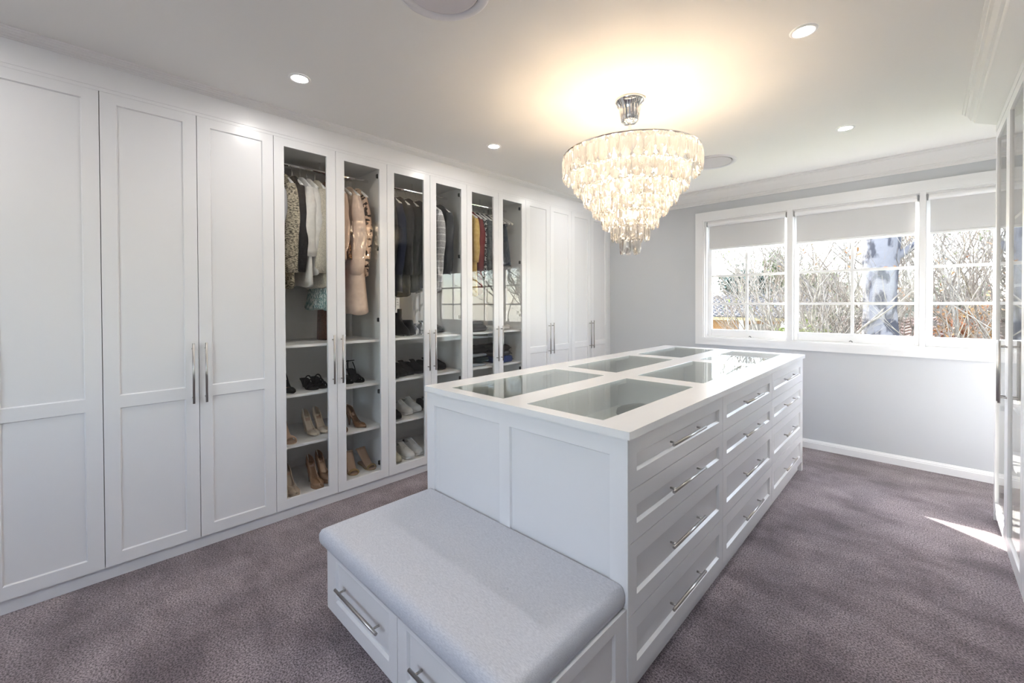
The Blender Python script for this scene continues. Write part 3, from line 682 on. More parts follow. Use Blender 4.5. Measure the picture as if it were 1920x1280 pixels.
# wardrobe three
for i, (y, z, m, s, nm, cat, lab, hl) in enumerate((
    (2.690, 1.75, PANTS, None, 'cream_camisole', 'top', 'cream sleeveless top, leftmost on the far glass wardrobe rail', 'cream sleeveless top'),
    (2.775, 1.53, MUST, .42, 'mustard_top', 'top', 'mustard yellow top beside the maroon dress', 'mustard top'),
    (2.840, 1.545, MAROON, .50, 'maroon_dress', 'dress', 'maroon dress beside the mustard top', 'maroon dress'),
    (2.905, 1.70, MONO, None, 'print_top', 'top', 'black and white print top right of the maroon dress', 'black and white print top'),
    (2.970, 1.80, SLATE, .40, 'slate_top', 'top', 'slate grey printed top left of the last pair of handles', 'slate grey top'),
    (3.035, 1.72, BLACKC, None, 'black_camisole', 'top', 'black sleeveless top behind the last pair of handles', 'black sleeveless top'))):
    garment(nm, lab, cat, y, z, m, sleeve=s, seed=40+i, th=.027, sr=.036, z0=2.38)
    hanger(y, HL(hl))
skirt('denim_skirt', 'dark denim skirt, rightmost in the far glass wardrobe', 'skirt', 3.230, 2.27, 1.85, DENIM, top=.15, hem=.215, th=.022, th_hem=.050, folds=4, amp=.2, seed=50)
hanger(3.230, HL('denim skirt'))
for k in range(3): hanger(3.125+.035*k+(.085 if k == 2 else 0), ('empty white hanger just left of the denim skirt', 'empty white hanger second left of the denim skirt', 'empty white hanger right of the denim skirt')[k])

# ------------------------------------------------------------------ shoes
smooth = lambda a, b, x: (lambda q: q*q*(3-2*q))(min(1, max(0, (x-a)/(b-a))))
def lerp_tab(tab, t):
    for (a, va), (b, vb) in zip(tab, tab[1:]):
        if t <= b: return va+(vb-va)*((t-a)/(b-a) if b > a else 0)
    return tab[-1][1]
def shoe_sole(h, plat, t): return plat+h*(1-smooth(.16, .66, t))
WPT = [(0, .008), (.05, .022), (.16, .029), (.42, .027), (.68, .040), (.82, .034), (.93, .018), (1, .003)]
WRD = [(0, .008), (.05, .022), (.16, .029), (.42, .028), (.68, .042), (.84, .039), (.94, .027), (.985, .013), (1, .004)]
def shoe_root(name, x, y, z, ang, label, cat, group): return empty(name, (x, y, z), ang, label, cat, group)
def heel(t, h, m, plat, block=False):
    rings = []
    for q in (0, .25, .6, 1):
        z = (h+plat+.004)*(1-q); r = ((.022*(1-q)**1.6+.0055) if not block else .020*(1-.25*q)); cx = .028+.002*q*0
        rings.append([(cx+r*cos(2*pi*k/10)*1.05, r*sin(2*pi*k/10), z) for k in range(10)])
    MB().loft(rings).build('heel', m, t, smooth=True)
def pump(x, y, z, ang, m, inner, label, h=.095, plat=.003, L=.215, pointed=True, vamp=.64, dorsay=False, group='high heels in the first glass wardrobe', strap=False, toe_only=False):
    t = shoe_root('high_heel', x, y, z, ang, label, 'shoe', group); wt = WPT if pointed else WRD
    rings = []; N = 30
    for i in range(N+1):
        q = i/N; w_ = lerp_tab(wt, q); zb = shoe_sole(h, plat, q)
        rim = lerp_tab([(0, .056), (.10, .050), (.35, .026 if not dorsay else .006), (.5, .024 if not dorsay else .006), (vamp, .034), (.8, .030), (1, .012)], q)
        c = smooth(vamp-.09, vamp+.03, q); am = (58+32*c)*pi/180; ring = []
        for k in range(15):
            s = -1+2*k/14
            if abs(s) < .42: ring.append((L*q, w_*s/.42*.96, zb))
            else:
                a = (abs(s)-.42)/.58*am; ring.append((L*q-(.012*(1-q)*(sin(a)) if q < .1 else 0), (1 if s > 0 else -1)*w_*max(0, cos(a))**.75*.999+(0), zb+.003+rim*sin(a)/sin(am)))
        rings.append(ring)
    MB().loft(rings, cap=False, closed=False).build('upper', m, t, smooth=True, solid=.0022, fix=False)
    ins = [[(L*q, w_*s*.90, shoe_sole(h, plat, q)+.0035) for s in (-1, -.5, 0, .5, 1)] for q, w_ in [(i/24*.80+.015, lerp_tab(wt, i/24*.80+.015)) for i in range(25)]]
    MB().loft(ins, cap=False, closed=False).build('insole', inner, t, smooth=True)
    if plat > .008:
        sl = [[(L*q, lerp_tab(wt, q)*s, z0) for s, z0 in ((-1, shoe_sole(h, plat, q)+.001), (1, shoe_sole(h, plat, q)+.001), (1, max(.0, shoe_sole(h, plat, q)-plat)), (-1, max(.0, shoe_sole(h, plat, q)-plat)))] for q in [.3+.7*i/16 for i in range(17)]]
        MB().loft(sl).build('platform', m, t, smooth=False)
    heel(t, h, m, plat)
    if strap: band(t, m, [(.035, h+.075)], .030)
    return t
def band(t, m, spots, w_, r=.0035):
    for x, z in spots:
        MB().tube([(x+.004*cos(a), w_*cos(a), z+.0*sin(a)) if False else (x, w_*cos(a), z+w_*.9*sin(a)*.5) for a in [2*pi*k/16 for k in range(17)]], r, 6, flat=1.8).build('strap', m, t, smooth=True)
def sandal(x, y, z, ang, m, inner, label, h=.095, plat=.004, L=.215, straps=((.80, .030), (.66, .040), (.5, .05)), ankle=True, group='high heels in the first glass wardrobe', back=False, hb=True, name='strappy_sandal'):
    t = shoe_root(name, x, y, z, ang, label, 'shoe', group)
    sl = [[(L*q, lerp_tab(WRD, q)*s, z0) for s, z0 in ((-1, shoe_sole(h, plat, q)+.003), (1, shoe_sole(h, plat, q)+.003), (1, max(.0005, shoe_sole(h, plat, q)-max(plat, .004))), (-1, max(.0005, shoe_sole(h, plat, q)-max(plat, .004))))] for q in [i/24 for i in range(25)]]
    MB().loft(sl).build('sole', m, t)
    ins = [[(L*q, lerp_tab(WRD, q)*s*.93, shoe_sole(h, plat, q)+.0036) for s in (-1, 0, 1)] for q in [.01+.975*i/24 for i in range(25)]]
    MB().loft(ins, cap=False, closed=False).build('insole', inner, t, smooth=True)
    if hb: heel(t, h, m, plat, block=False)
    for q, hh in straps:
        w_ = lerp_tab(WRD, q); zb = shoe_sole(h, plat, q)
        MB().tube([(L*q, w_*1.02*cos(a), zb+hh*sin(a)) for a in [pi*k/14 for k in range(15)]], .0052, 6, flat=.5).build('strap', m, t, smooth=True)
    if ankle:
        zb = h+plat
        MB().tube([(.034+.036*cos(a), .030*sin(a), zb+.070+.006*cos(a)) for a in [2*pi*k/18 for k in range(19)]], .0034, 6).build('ankle_strap', m, t, smooth=True)
        MB().tube([(.0, 0, zb+.004), (-.004, 0, zb+.035), (0, 0, zb+.072)], .006, 6).build('heel_counter', m, t, smooth=True)
        MB().tube([(.072, 0, zb+.064), (.10, 0, zb+.028), (.132, 0, shoe_sole(h, plat, .62)+.042)], .004, 6).build('front_strap', m, t, smooth=True)
    if back:
        rg = [[(L*q+0, lerp_tab(WRD, q)*s, shoe_sole(h, plat, q)+hh) for s, hh in ((-1, .004), (-1.02, .045*(1-q/.35)+.01), (1.02, .045*(1-q/.35)+.01), (1, .004))][:2] for q in (.005, .05, .12, .2, .3)]
        for sgn in (-1, 1):
            rr = [[(p[0], p[1]*sgn, p[2]) for p in r] for r in rg]; MB().loft(rr, cap=False, closed=False).build('heel_counter', m, t, smooth=True, solid=.002)
    return t
NUDEL = mat('nude_leather', (.52, .36, .25), .35); TANL = mat('tan_patent', (.34, .20, .115), .2); CREAML = mat('cream_leather', (.68, .57, .44), .35)
BRONZE = mat('bronze_leather', (.24, .13, .065), .25, metal=.25); BLKS = mat('black_suede', (.008, .008, .009), .8, spec=.1); NUDEIN = mat('nude_lining', (.52, .34, .24), .6)
TAUPE = mat('taupe_leather', (.46, .37, .28), .35)
G1 = 'high heels in the first glass wardrobe'
pump(-.300, 1.050, .826, .10, BLKS, NUDEIN, 'black suede pointed pump, leftmost on the third shoe shelf', h=.10, dorsay=True, vamp=.70)
sandal(-.315, 1.205, .826, .12, BLKS, BLKS, 'black strappy sandal, left one of the pair beside the first handle', h=.060, straps=((.84, .032), (.72, .044), (.58, .058), (.45, .066)), ankle=False)
sandal(-.325, 1.285, .826, .06, BLKS, BLKS, 'black strappy sandal, right one of the pair beside the first handle', h=.060, straps=((.84, .032), (.72, .044), (.58, .058), (.45, .066)), ankle=False)
sandal(-.355, 1.500, .826, .05, BLKS, BLKS, 'black ankle-strap heel, left one behind the second glass door', h=.085, straps=((.82, .034), (.76, .036), (.70, .042), (.6, .05)))
sandal(-.345, 1.580, .826, .08, BLKS, BLKS, 'black ankle-strap heel, right one behind the second glass door', h=.085, straps=((.82, .034), (.76, .036), (.70, .042), (.6, .05)))
sandal(-.285, 1.040, .479, .10, NUDEL, NUDEL, 'nude peep-toe block sandal, leftmost on the second shoe shelf', h=.10, straps=((.80, .038), (.76, .040), (.72, .041)), back=True, ankle=False)
pump(-.340, 1.225, .479, .10, CREAML, NUDEIN, 'cream round-toe pump with open sides, left of its pair', h=.105, dorsay=True, vamp=.70, pointed=False, plat=.008)
pump(-.350, 1.312, .479, .06, CREAML, NUDEIN, 'cream round-toe pump with open sides, right of its pair', h=.105, dorsay=True, vamp=.70, pointed=False, plat=.008)
pump(-.275, 1.415, .479, .10, BRONZE, NUDEIN, 'bronze pointed pump half hidden by the door frame', h=.10)
pump(-.275, 1.535, .479, .28, BRONZE, NUDEIN, 'bronze pointed pump fully visible behind the second glass door', h=.10)
pump(-.255, .990, .130, .02, TAUPE, NUDEIN, 'taupe round-toe pump at the very left of the bottom shelf', h=.11, pointed=False, plat=.014)
pump(-.235, 1.052, .130, .04, TAUPE, NUDEIN, 'taupe round-toe pump second from the left on the bottom shelf', h=.11, pointed=False, plat=.014)
pump(-.240, 1.218, .130, .04, TANL, NUDEIN, 'glossy tan platform pump, left of its pair on the bottom shelf', h=.115, pointed=False, plat=.022)
pump(-.290, 1.305, .130, .04, TANL, NUDEIN, 'glossy tan platform pump, right of its pair on the bottom shelf', h=.115, pointed=False, plat=.022)
for k, (yy, an) in enumerate(((1.535, -.14), (1.640, .10))):
    t = sandal(-.285, yy, .130, an, mat('gold_leather', (.40, .28, .13), .3, metal=.5), NUDEL, ('nude flat sandal with gold trim, left of its pair', 'nude flat sandal with gold trim, right of its pair')[k], h=.012, straps=((.86, .030), (.82, .032)), ankle=False, hb=False, name='flat_sandal', group='flat sandals in the first glass wardrobe')
    rg = [[(.02+.14*q, .040*s*(1-.25*q), .125*(1-q)**1.2+.014) for s in (-1, -.4, .4, 1)] for q in [i/8 for i in range(9)]]
    MB().loft(rg, cap=False, closed=False).build('ankle_cuff', NUDEL, t, smooth=True, solid=.003)
    MB().tube([(.02+.03*cos(a), .040*sin(a), .13+.012*cos(a)) for a in [2*pi*q/18 for q in range(19)]], .003, 6).build('ankle_strap', NUDEL, t, smooth=True)

def sneaker(x, y, z, ang, m, solem, inner, label, L=.275, laces=True, group='trainers and flat shoes in the middle glass wardrobe', name='trainer'):
    t = shoe_root(name, x, y, z, ang, label, 'shoe', group)
    wt = [(0, .012), (.04, .028), (.15, .034), (.42, .034), (.70, .048), (.86, .042), (.95, .028), (.985, .014), (1, .001)]
    sl = [[(L*q, lerp_tab(wt, q)*1.04*s, zz) for s, zz in ((-1, .028), (1, .028), (1, .002+.012*smooth(.85, 1, q)), (-1, .002+.012*smooth(.85, 1, q)))] for q in [i/24 for i in range(25)]]
    MB().loft(sl).build('outsole', solem, t, smooth=False, bevel=.003)
    rings = []
    for i in range(29):
        q = i/28; w_ = lerp_tab(wt, q)*.98; top_z = lerp_tab([(0, .072), (.12, .066), (.30, .062), (.42, .080), (.55, .068), (.74, .044), (.9, .034), (.97, .02), (1, .003)], q)
        c = smooth(.34, .44, q); am = (50+40*c)*pi/180; ring = []
        for k in range(15):
            s = -1+2*k/14; a = abs(s)*0; a = (1-abs(s)) ; an = (1-a)*0
            th_ = am*(1-abs(s)) if c >= 1 else am*(1-abs(s))
            # from the sole edge (s = -1) over the top (s = 0) to the other edge
            e = abs(s); ang_ = am*(1-e)
            ring.append((L*q, (1 if s >= 0 else -1)*w_*(max(0, cos(ang_))**.8), .024+top_z*sin(ang_)/sin(am)))
        rings.append(ring)
    # open collar: split the left and right halves behind the tongue
    mb = MB(); n = 15
    vs_ = [p for r in rings for p in r]; fs = []
    for i in range(28):
        for k in range(14):
            if k == 7-0 and False: continue
            if (rings[i][7][2] > 0) and (i/28 < .40) and k in (6, 7): continue
            fs.append((i*n+k, i*n+k+1, (i+1)*n+k+1, (i+1)*n+k))
    mb.add(vs_, fs).build('upper', m, t, smooth=True, solid=.003, fix=False)
    ins = [[(L*q, lerp_tab(wt, q)*s*.9, .035) for s in (-1, 0, 1)] for q in [.01+.5*i/10 for i in range(11)]]
    MB().loft(ins, cap=False, closed=False).build('insole', inner, t)
    MB().tube([(.004, 0, .05), (.001, 0, .078), (.004, 0, .088)], [.014, .012, .007], 8, flat=.4).build('heel_tab', inner, t, smooth=True)
    tg = [[(L*q, w_*s, zz) for s in (-1, 0, 1)] for q, w_, zz in ((.33, .024, .118), (.40, .026, .108), (.50, .024, .092), (.58, .020, .082))]
    MB().loft(tg, cap=False, closed=False).build('tongue', m, t, smooth=True, solid=.006)
    if laces:
        for j in range(5):
            q = .42+.052*j; zt = lerp_tab([(.42, .104), (.55, .092), (.74, .068)], q)+.004
            for sg in (-1, 1): MB().tube([(L*(q-.018*sg), -.026, zt-.010), (L*q, 0, zt+.006), (L*(q+.018*sg), .026, zt-.010)], .0026, 5).build('lace', mat('lace_white', (.78, .78, .76), .7), t)
    return t
SNW = mat('white_trainer', (.72, .73, .72), .5); SNS = mat('trainer_sole', (.76, .76, .75), .5); SNB = mat('black_lining', (.02, .02, .022), .8); SNG = mat('beige_trainer', (.46, .43, .33), .6)
sneaker(-.305, 1.855, .130, .05, SNG, mat('gum_sole', (.40, .37, .27), .6), SNB, 'beige trainer, leftmost on the bottom shelf of the middle wardrobe')
sneaker(-.310, 1.975, .130, .08, SNW, SNS, SNB, 'white trainer with black lining, left of the pair on the bottom shelf')
sneaker(-.330, 2.085, .130, .05, SNW, SNS, SNB, 'white trainer with black lining, right of the pair on the bottom shelf')
sneaker(-.345, 1.880, .479, .05, mat('black_knit', (.009, .009, .010), .8, spec=.1), mat('black_sole', (.015, .015, .016), .6), SNB, 'black slip-on shoe left of the chunky white trainers', laces=False, name='black_shoe')
sneaker(-.400, 2.015, .479, .10, SNW, SNS, mat('grey_lining', (.35, .35, .34), .8), 'chunky white trainer, left of the pair on the second shelf')
sneaker(-.430, 2.125, .479, .10, SNW, SNS, mat('grey_lining', (.35, .35, .34), .8), 'chunky white trainer, right of the pair on the second shelf')
sneaker(-.330, 2.245, .479, .0, mat('dark_trainer', (.05, .05, .05), .7), SNS, SNB, 'dark trainer behind the middle handles on the second shelf')
BK = MATS['black_knit']; BS = MATS['black_sole']
for k, (xx, yy, an, lab) in enumerate(((-.33, 1.850, .05, 'black flat shoe, leftmost on the third shelf of the middle wardrobe'), (-.38, 1.945, .1, 'black flat shoe, second from the left on the third shelf'), (-.40, 2.040, .05, 'black flat shoe, third from the left on the third shelf'), (-.40, 2.150, .1, 'black flat shoe left of the middle handles on the third shelf'), (-.42, 2.300, .10, 'black flat shoe just right of the middle handles'), (-.46, 2.420, .12, 'black flat shoe at the right end of the third shelf'))):
    sneaker(xx, yy, .826, an, BK, BS, SNB, lab, laces=False, name='black_shoe', group='black flat shoes in the middle glass wardrobe')
for k, (xx, yy, lab) in enumerate(((-.50, 2.32, 'black loafer on the top shelf just right of the middle handles'), (-.56, 2.47, 'black loafer at the right on the top shelf of the middle wardrobe'))):
    sneaker(xx, yy, 1.168, .1, BK, BS, SNB, lab, laces=False, name='black_loafer', group='black shoes on the upper shelf')
# black bag, boot
t = empty('handbag', (-.28, 1.850, 1.168), .0, 'black leather handbag with a pale scarf on the upper middle shelf', 'bag')
rings = [[((.10-.02*q+.004*sin(6*a))*cos(a), (.055-.015*q)*sin(a)*(.8+.2*abs(sin(a))), .20*q) for a in [2*pi*k/24 for k in range(24)]] for q in [i/8 for i in range(9)]]
BKL = mat('black_leather', (.010, .010, .011), .42, spec=.3)
MB().loft(rings).build('bag_body', BKL, t, smooth=True)
MB().tube([(.07*cos(a), 0, .195+.06*sin(a)) for a in [pi*k/14 for k in range(15)]], .006, 8).build('bag_handle', BKL, t, smooth=True)
MB().box(.080, .104, -.05, .05, .02, .10).build('front_pocket', BKL, t, bevel=.012)
t2 = MB((-.16, 1.830, 1.25)).sphere((-.16, 1.830, 1.25), (.025, .045, .045), 14, 9).build('scarf', mat('pale_scarf', (.58, .55, .48), .9, bump=(40, .8, .02)), t, smooth=True); t2.location = (.10, -.01, .085)
t = empty('ankle_boot', (-.42, 2.045, 1.168), .05, 'tall black wedge boot left of the middle handles on the upper shelf', 'boot')
rings = []
for q, cx, rx, ry in ((0, .11, .135, .042), (.08, .11, .137, .046), (.22, .10, .125, .044), (.42, .065, .085, .042), (.65, .045, .062, .042), (1, .040, .066, .046)):
    rings.append([(cx+rx*cos(a), ry*sin(a), .235*q) for a in [2*pi*k/22 for k in range(22)]])
MB().loft(rings).build('boot_upper', BKL, t, smooth=True)
MB().box(-.02, .235, -.045, .045, 0.0005, .014).build('boot_sole', BS, t, bevel=.005)
t = empty('ankle_boot', (-.46, 2.185, 1.168), .0, 'lower black ankle boot directly behind the middle handles', 'boot')
MB().loft([[(cx+rx*cos(a), ry*sin(a), .13*q) for a in [2*pi*k/22 for k in range(22)]] for q, cx, rx, ry in ((0, .11, .135, .042), (.12, .11, .137, .046), (.4, .10, .12, .044), (.7, .06, .078, .042), (1, .045, .062, .044))]).build('boot_upper', BKL, t, smooth=True)
MB().box(-.02, .235, -.045, .045, 0.0005, .012).build('boot_sole', BS, t, bevel=.005)

# ------------------------------------------------------------------ folded clothes
def folded(x, y, z, w_, d, h, m, label, rz=0, seed=1, cat='folded clothes', group='folded clothes in the far glass wardrobe'):
    rnd = random.Random(seed); t = empty('folded_garment', (x, y, z), rz, label, cat, group); ph = [rnd.uniform(0, 6.28) for _ in range(5)]
    rings = []; n = 30
    for q, e in ((0, .90), (.12, .98), (.5, 1.0), (.85, .98), (1, .86)):
        ring = []
        for k in range(n):
            a = 2*pi*k/n; c, s = cos(a), sin(a); px = (abs(c)**.35)*(1 if c > 0 else -1); py = (abs(s)**.35)*(1 if s > 0 else -1)
            ring.append((w_/2*e*px*(1+.03*sin(3*a+ph[0])), d/2*e*py*(1+.03*sin(2*a+ph[1])), max(.0005, h*q+(.006*sin(2*a+ph[2])+.004*sin(5*a+ph[3]))*q)))
        rings.append(ring)
    MB().loft(rings).build('cloth_fold', m, t, smooth=True)
    MB().tube([(w_/2*.985, d/2*(-.85+1.7*k/8), h*.5+.004*sin(k*1.3+ph[4])) for k in range(9)], h*.09, 6).build('fold_edge', m, t, smooth=True)
    return t
GREYC = fabric('mid_grey_jersey', (.16, .16, .17)); DGREY = fabric('dark_grey_jersey', (.055, .055, .06)); BLUE = fabric('indigo_denim', (.018, .035, .13), (.03, .05, .17), 90); PALEB = fabric('pale_denim', (.34, .38, .43)); BKJ = fabric('black_jersey', (.014, .013, .013)); GREEN = fabric('dark_teal_jersey', (.012, .03, .036))
folded(-.29, 2.800, 1.169, .36, .30, .060, DGREY, 'thick dark grey folded jumper at the bottom of the upper shelf stack', seed=1)
folded(-.30, 2.790, 1.236, .33, .26, .028, GREYC, 'mid grey folded top lying highest in the upper shelf stack', seed=2)
folded(-.29, 2.800, .827, .38, .28, .020, PALEB, 'pale denim lying flat at the bottom of the left shelf pile', seed=3)
folded(-.27, 2.870, .855, .30, .20, .045, GREEN, 'dark teal folded jersey in the left shelf pile', .25, 4)
folded(-.30, 2.730, .853, .30, .20, .050, BKJ, 'black jersey slumped at the left of the shelf pile', -.15, 5)
folded(-.31, 2.810, .912, .36, .30, .030, PALEB, 'pale blue folded shirt in the middle of the left shelf pile', .1, 6)
folded(-.31, 2.810, .949, .37, .32, .055, BKJ, 'charcoal black jumper on top of the left shelf pile', .05, 7)
folded(-.27, 3.170, .827, .36, .27, .062, BLUE, 'indigo jeans folded at the bottom of the right shelf pile', 0, 8)
folded(-.27, 3.165, .896, .34, .25, .045, DGREY, 'dark grey jeans folded in the middle of the right shelf pile', .03, 9)
folded(-.28, 3.165, .948, .34, .26, .055, BKJ, 'black jeans folded on top of the right shelf pile', -.05, 10)
folded(-.30, 3.180, 1.169, .34, .27, .040, WHITEC, 'white folded shirt on the upper shelf behind the last glass door', 0, 11)

# ------------------------------------------------------------------ outside
GR = mat('lawn', (.10, .15, .05), .95, noise=(3, (.20, .17, .08), (1, 1, 1), .4, .65))
o = MB().add([(-60, D+.4, -3.2), (60, D+.4, -3.2), (60, 90, -3.2), (-60, 90, -3.2)], [(0, 1, 2, 3)]).build('ground', GR); tag(o, 'sunlit garden ground outside below the window', 'ground', kind='structure')
BARK = mat('pale_gum_bark', (.100, .098, .110), .85, noise=(5.5, (.018, .018, .026), (1, 1, .5), .47, .55), bump=(9, .5, .03))
BARK2 = mat('grey_bark', (.09, .08, .07), .9, noise=(14, (.19, .17, .15), (1, 1, .3), .4, .65))
BARK3 = mat('brown_bark', (.065, .05, .04), .9, noise=(14, (.15, .12, .095), (1, 1, .3), .4, .65))
def leafmat(name, a, b): return mat(name, a, .7, noise=(3.5, b, (1, 1, 1), .38, .64))
LG = leafmat('olive_leaves', (.04, .06, .022), (.13, .15, .07)); LB = leafmat('blue_green_leaves', (.02, .04, .032), (.075, .105, .085)); LO = leafmat('autumn_leaves', (.20, .06, .016), (.28, .16, .045)); LY = leafmat('lime_leaves', (.11, .15, .025), (.20, .23, .055))
def limb(mb, rnd, p, d, L, r, depth, tips, up=.12, fork=(2, 3)):
    pts = [p]; rr = [r]; q = Vector(p); dd = Vector(d)
    for k in range(4):
        dd = (dd+Vector((rnd.uniform(-.25, .25), rnd.uniform(-.25, .25), rnd.uniform(-.12, .12)+up))*.6).normalized(); q = q+dd*L/4; pts.append(tuple(q)); rr.append(r*(1-.42*(k+1)/4))
    mb.tube(pts, rr, 6 if depth > 1 else 4, cap=False)
    if depth == 0: tips.append(q); return
    for _ in range(rnd.randint(*fork)):
        nd = (dd+Vector((rnd.uniform(-.9, .9), rnd.uniform(-.9, .9), rnd.uniform(-.35, .7)))).normalized(); limb(mb, rnd, tuple(q), nd, L*rnd.uniform(.62, .85), r*.56, depth-1, tips, up, fork)
    if depth > 1:
        m_ = Vector(pts[2]); nd = (dd+Vector((rnd.uniform(-1, 1), rnd.uniform(-1, 1), rnd.uniform(-.2, .6)))).normalized(); limb(mb, rnd, tuple(m_), nd, L*.6, r*.42, depth-2, tips, up, fork)
def leaves(c, rad, n, size, seed, tips=None):
    rnd = random.Random(seed); mb = MB()
    for i in range(n):
        if tips: b = rnd.choice(tips); p = Vector(b)+Vector((rnd.gauss(0, rad), rnd.gauss(0, rad), rnd.gauss(0, rad)))
        else:
            while True:
                v = Vector((rnd.uniform(-1, 1), rnd.uniform(-1, 1), rnd.uniform(-1, 1)))
                if .25 < v.length < 1: break
            v = v.normalized()*(.55+.45*rnd.random()); f = 1+.25*sin(7*v.x+seed)*cos(6*v.z+2*seed)
            p = Vector(c)+Vector((v.x*rad[0], v.y*rad[1], v.z*rad[2]))*f
        a = Vector((rnd.uniform(-1, 1), rnd.uniform(-1, 1), rnd.uniform(-1, 1))).normalized(); b2 = a.orthogonal().normalized(); s = size*rnd.uniform(.6, 1.4)
        mb.add([p+a*s, p+b2*s*.4, p-a*s, p-b2*s*.4], [(0, 1, 2, 3)])
    return mb
def tree(name, x, y, h, label, bark, seed, trunk_r=.16, depth=4, leaf=None, nleaf=0, lsize=.07, lean=(0, 0), first=.35, cat='tree', zb=-3.2, L0=None, up=.12, fork=(2, 3)):
    rnd = random.Random(seed); t = empty(name, (x, y, zb), label=label, cat=cat, group='trees outside the window'); mb = MB(); tips = []
    L0 = L0 or h*.32; top_ = Vector((lean[0], lean[1], h*first))
    mb.tube([(0, 0, 0), tuple(top_*.5+Vector((rnd.uniform(-.08, .08), 0, 0))), tuple(top_)], [trunk_r*1.25, trunk_r, trunk_r*.8], 10, cap=False)
    for k in range(4):
        a = 2*pi*k/4+rnd.uniform(-.5, .5); limb(mb, rnd, tuple(top_), Vector((cos(a)*.75, sin(a)*.75, .8)).normalized(), L0, trunk_r*.5, depth-1, tips, up, fork)
    mb.build('branches', bark, t, smooth=True, fix=False)
    if leaf: leaves(None, .12, nleaf, lsize, seed, tips).build('foliage', leaf, t, fix=False)
    return t
# the pale trunk in front of the middle sash
t = empty('gum_tree', (2.42, 11.2, -3.2), label='pale mottled gum tree trunk standing behind the middle sash', cat='tree', group='trees outside the window')
rings = []
for i in range(22):
    q = i/21; z = 9.5*q; r = .33-.10*q+.03*sin(q*23); cx = -.10+.28*q+.05*sin(q*7)
    rings.append([(cx+(r+.02*sin(3*a+q*9)+.012*sin(7*a-q*20))*cos(a), (r+.02*sin(3*a+q*9))*sin(a), z) for a in [2*pi*k/20 for k in range(20)]])
MB().loft(rings).build('trunk', BARK, t, smooth=True)
mb = MB(); tips = []; rnd = random.Random(5)
for (dx, dz, dd) in ((1, 5.4, (.7, .1, .5)), (-1, 5.9, (-.8, .2, .5)), (1, 7.0, (.6, .5, .7)), (-1, 7.6, (-.5, -.3, .8))): limb(mb, rnd, (.1, 0, dz), Vector(dd).normalized(), 1.6, .085, 3, tips)
mb.build('branches', BARK, t, smooth=True, fix=False)
specs = [('bare_tree', 1.15, 12.6, 5.6, 'bare grey tree just left of the pale gum trunk', BARK2, 3, .12, None, 0), ('bare_tree', 1.6, 14.5, 6.4, 'bare twiggy tree behind the pale gum trunk', BARK2, 8, .14, None, 0),
         ('bare_tree', 3.9, 12.8, 5.6, 'bare branching tree behind the right sash', BARK3, 14, .10, LO, 420), ('bare_tree', 4.6, 15.5, 6.6, 'tall bare tree farthest right outside', BARK2, 21, .14, LY, 200),
         ('bare_tree', -1.0, 17.5, 6.0, 'bare tree in front of the neighbouring tiled house', BARK3, 33, .09, LY, 160), ('bare_tree', 2.9, 16.5, 6.8, 'slender bare tree behind the autumn shrub', BARK2, 41, .13, None, 0), ('bare_tree', .2, 18.5, 7.0, 'distant bare tree between the gum trunk and the tiled house', BARK3, 52, .15, LG, 600)]
specs += [('bare_tree', 9.5, 15.5, 7.0, 'leafy tree far to the right of the window, seen in the wardrobe glass', BARK2, 71, .15, LG, 1500), ('bare_tree', 13.5, 17.5, 8.0, 'tall leafy tree farthest to the right outside', BARK3, 72, .17, LB, 1800), ('bare_tree', 6.8, 13.5, 6.0, 'half-bare tree to the right of the window outside', BARK3, 73, .13, LG, 900)]
for nm, x, y, h, lab, bk, sd, tr, lf, nl in specs: tree(nm, x, y, h, lab, bk, sd, tr, depth=4 if sd == 33 else 5, leaf=lf, nleaf=nl, lsize=.055)
def shrub(name, x, y, zc, rad, label, lf, n, size, seed, zb=-3.2):
    t = empty(name, (x, y, zb), label=label, cat='shrub', group='shrubs outside the window'); rnd = random.Random(seed)
    leaves((0, 0, zc-zb), rad, n, size, seed).build('foliage', lf, t, fix=False)
    mb = MB(); tips = []
    for k in range(5): limb(mb, rnd, (rnd.uniform(-.2, .2), rnd.uniform(-.2, .2), 0), Vector((rnd.uniform(-.5, .5), rnd.uniform(-.5, .5), 1)).normalized(), (zc-zb)*.6, .05, 3, tips)
    mb.build('stems', BARK2, t, smooth=True, fix=False)
for i, (x, y, zc, rad, lab, lf, n, sz) in enumerate((
    (-4.2, 27.5, 2.0, (1.7, 1.2, 1.5), 'dark blue-green tree crown behind the tiled roof', LB, 5000, .13), (-1.8, 28.5, 2.0, (2.0, 1.2, 1.3), 'olive tree crown behind the tiled roof', LG, 5000, .13),
    (1.2, 21.0, .2, (2.1, 1.2, 1.5), 'grey-green thicket left of the gum trunk', LG, 5200, .10), (.9, 12.0, .40, (.8, .5, .55), 'lime-leaved shrub low in the middle sash', LY, 1500, .055),
    (3.9, 12.6, .95, (.75, .5, .5), 'orange autumn shrub low in the right sash', LO, 1900, .05), (5.0, 20.0, 1.1, (2.4, 1.2, 1.0), 'olive shrub mass behind the right sash', LG, 5000, .11), (3.0, 19.0, .8, (1.4, 1.0, 1.0), 'blue-green shrub right of the gum trunk', LB, 3600, .10), (-2.4, 26.2, 3.3, (.75, .7, .9), 'small leafy treetop rising above the tiled roof', LG, 1300, .13))):
    shrub('shrub', x, y, zc, rad, lab, lf, n, sz, 60+i)
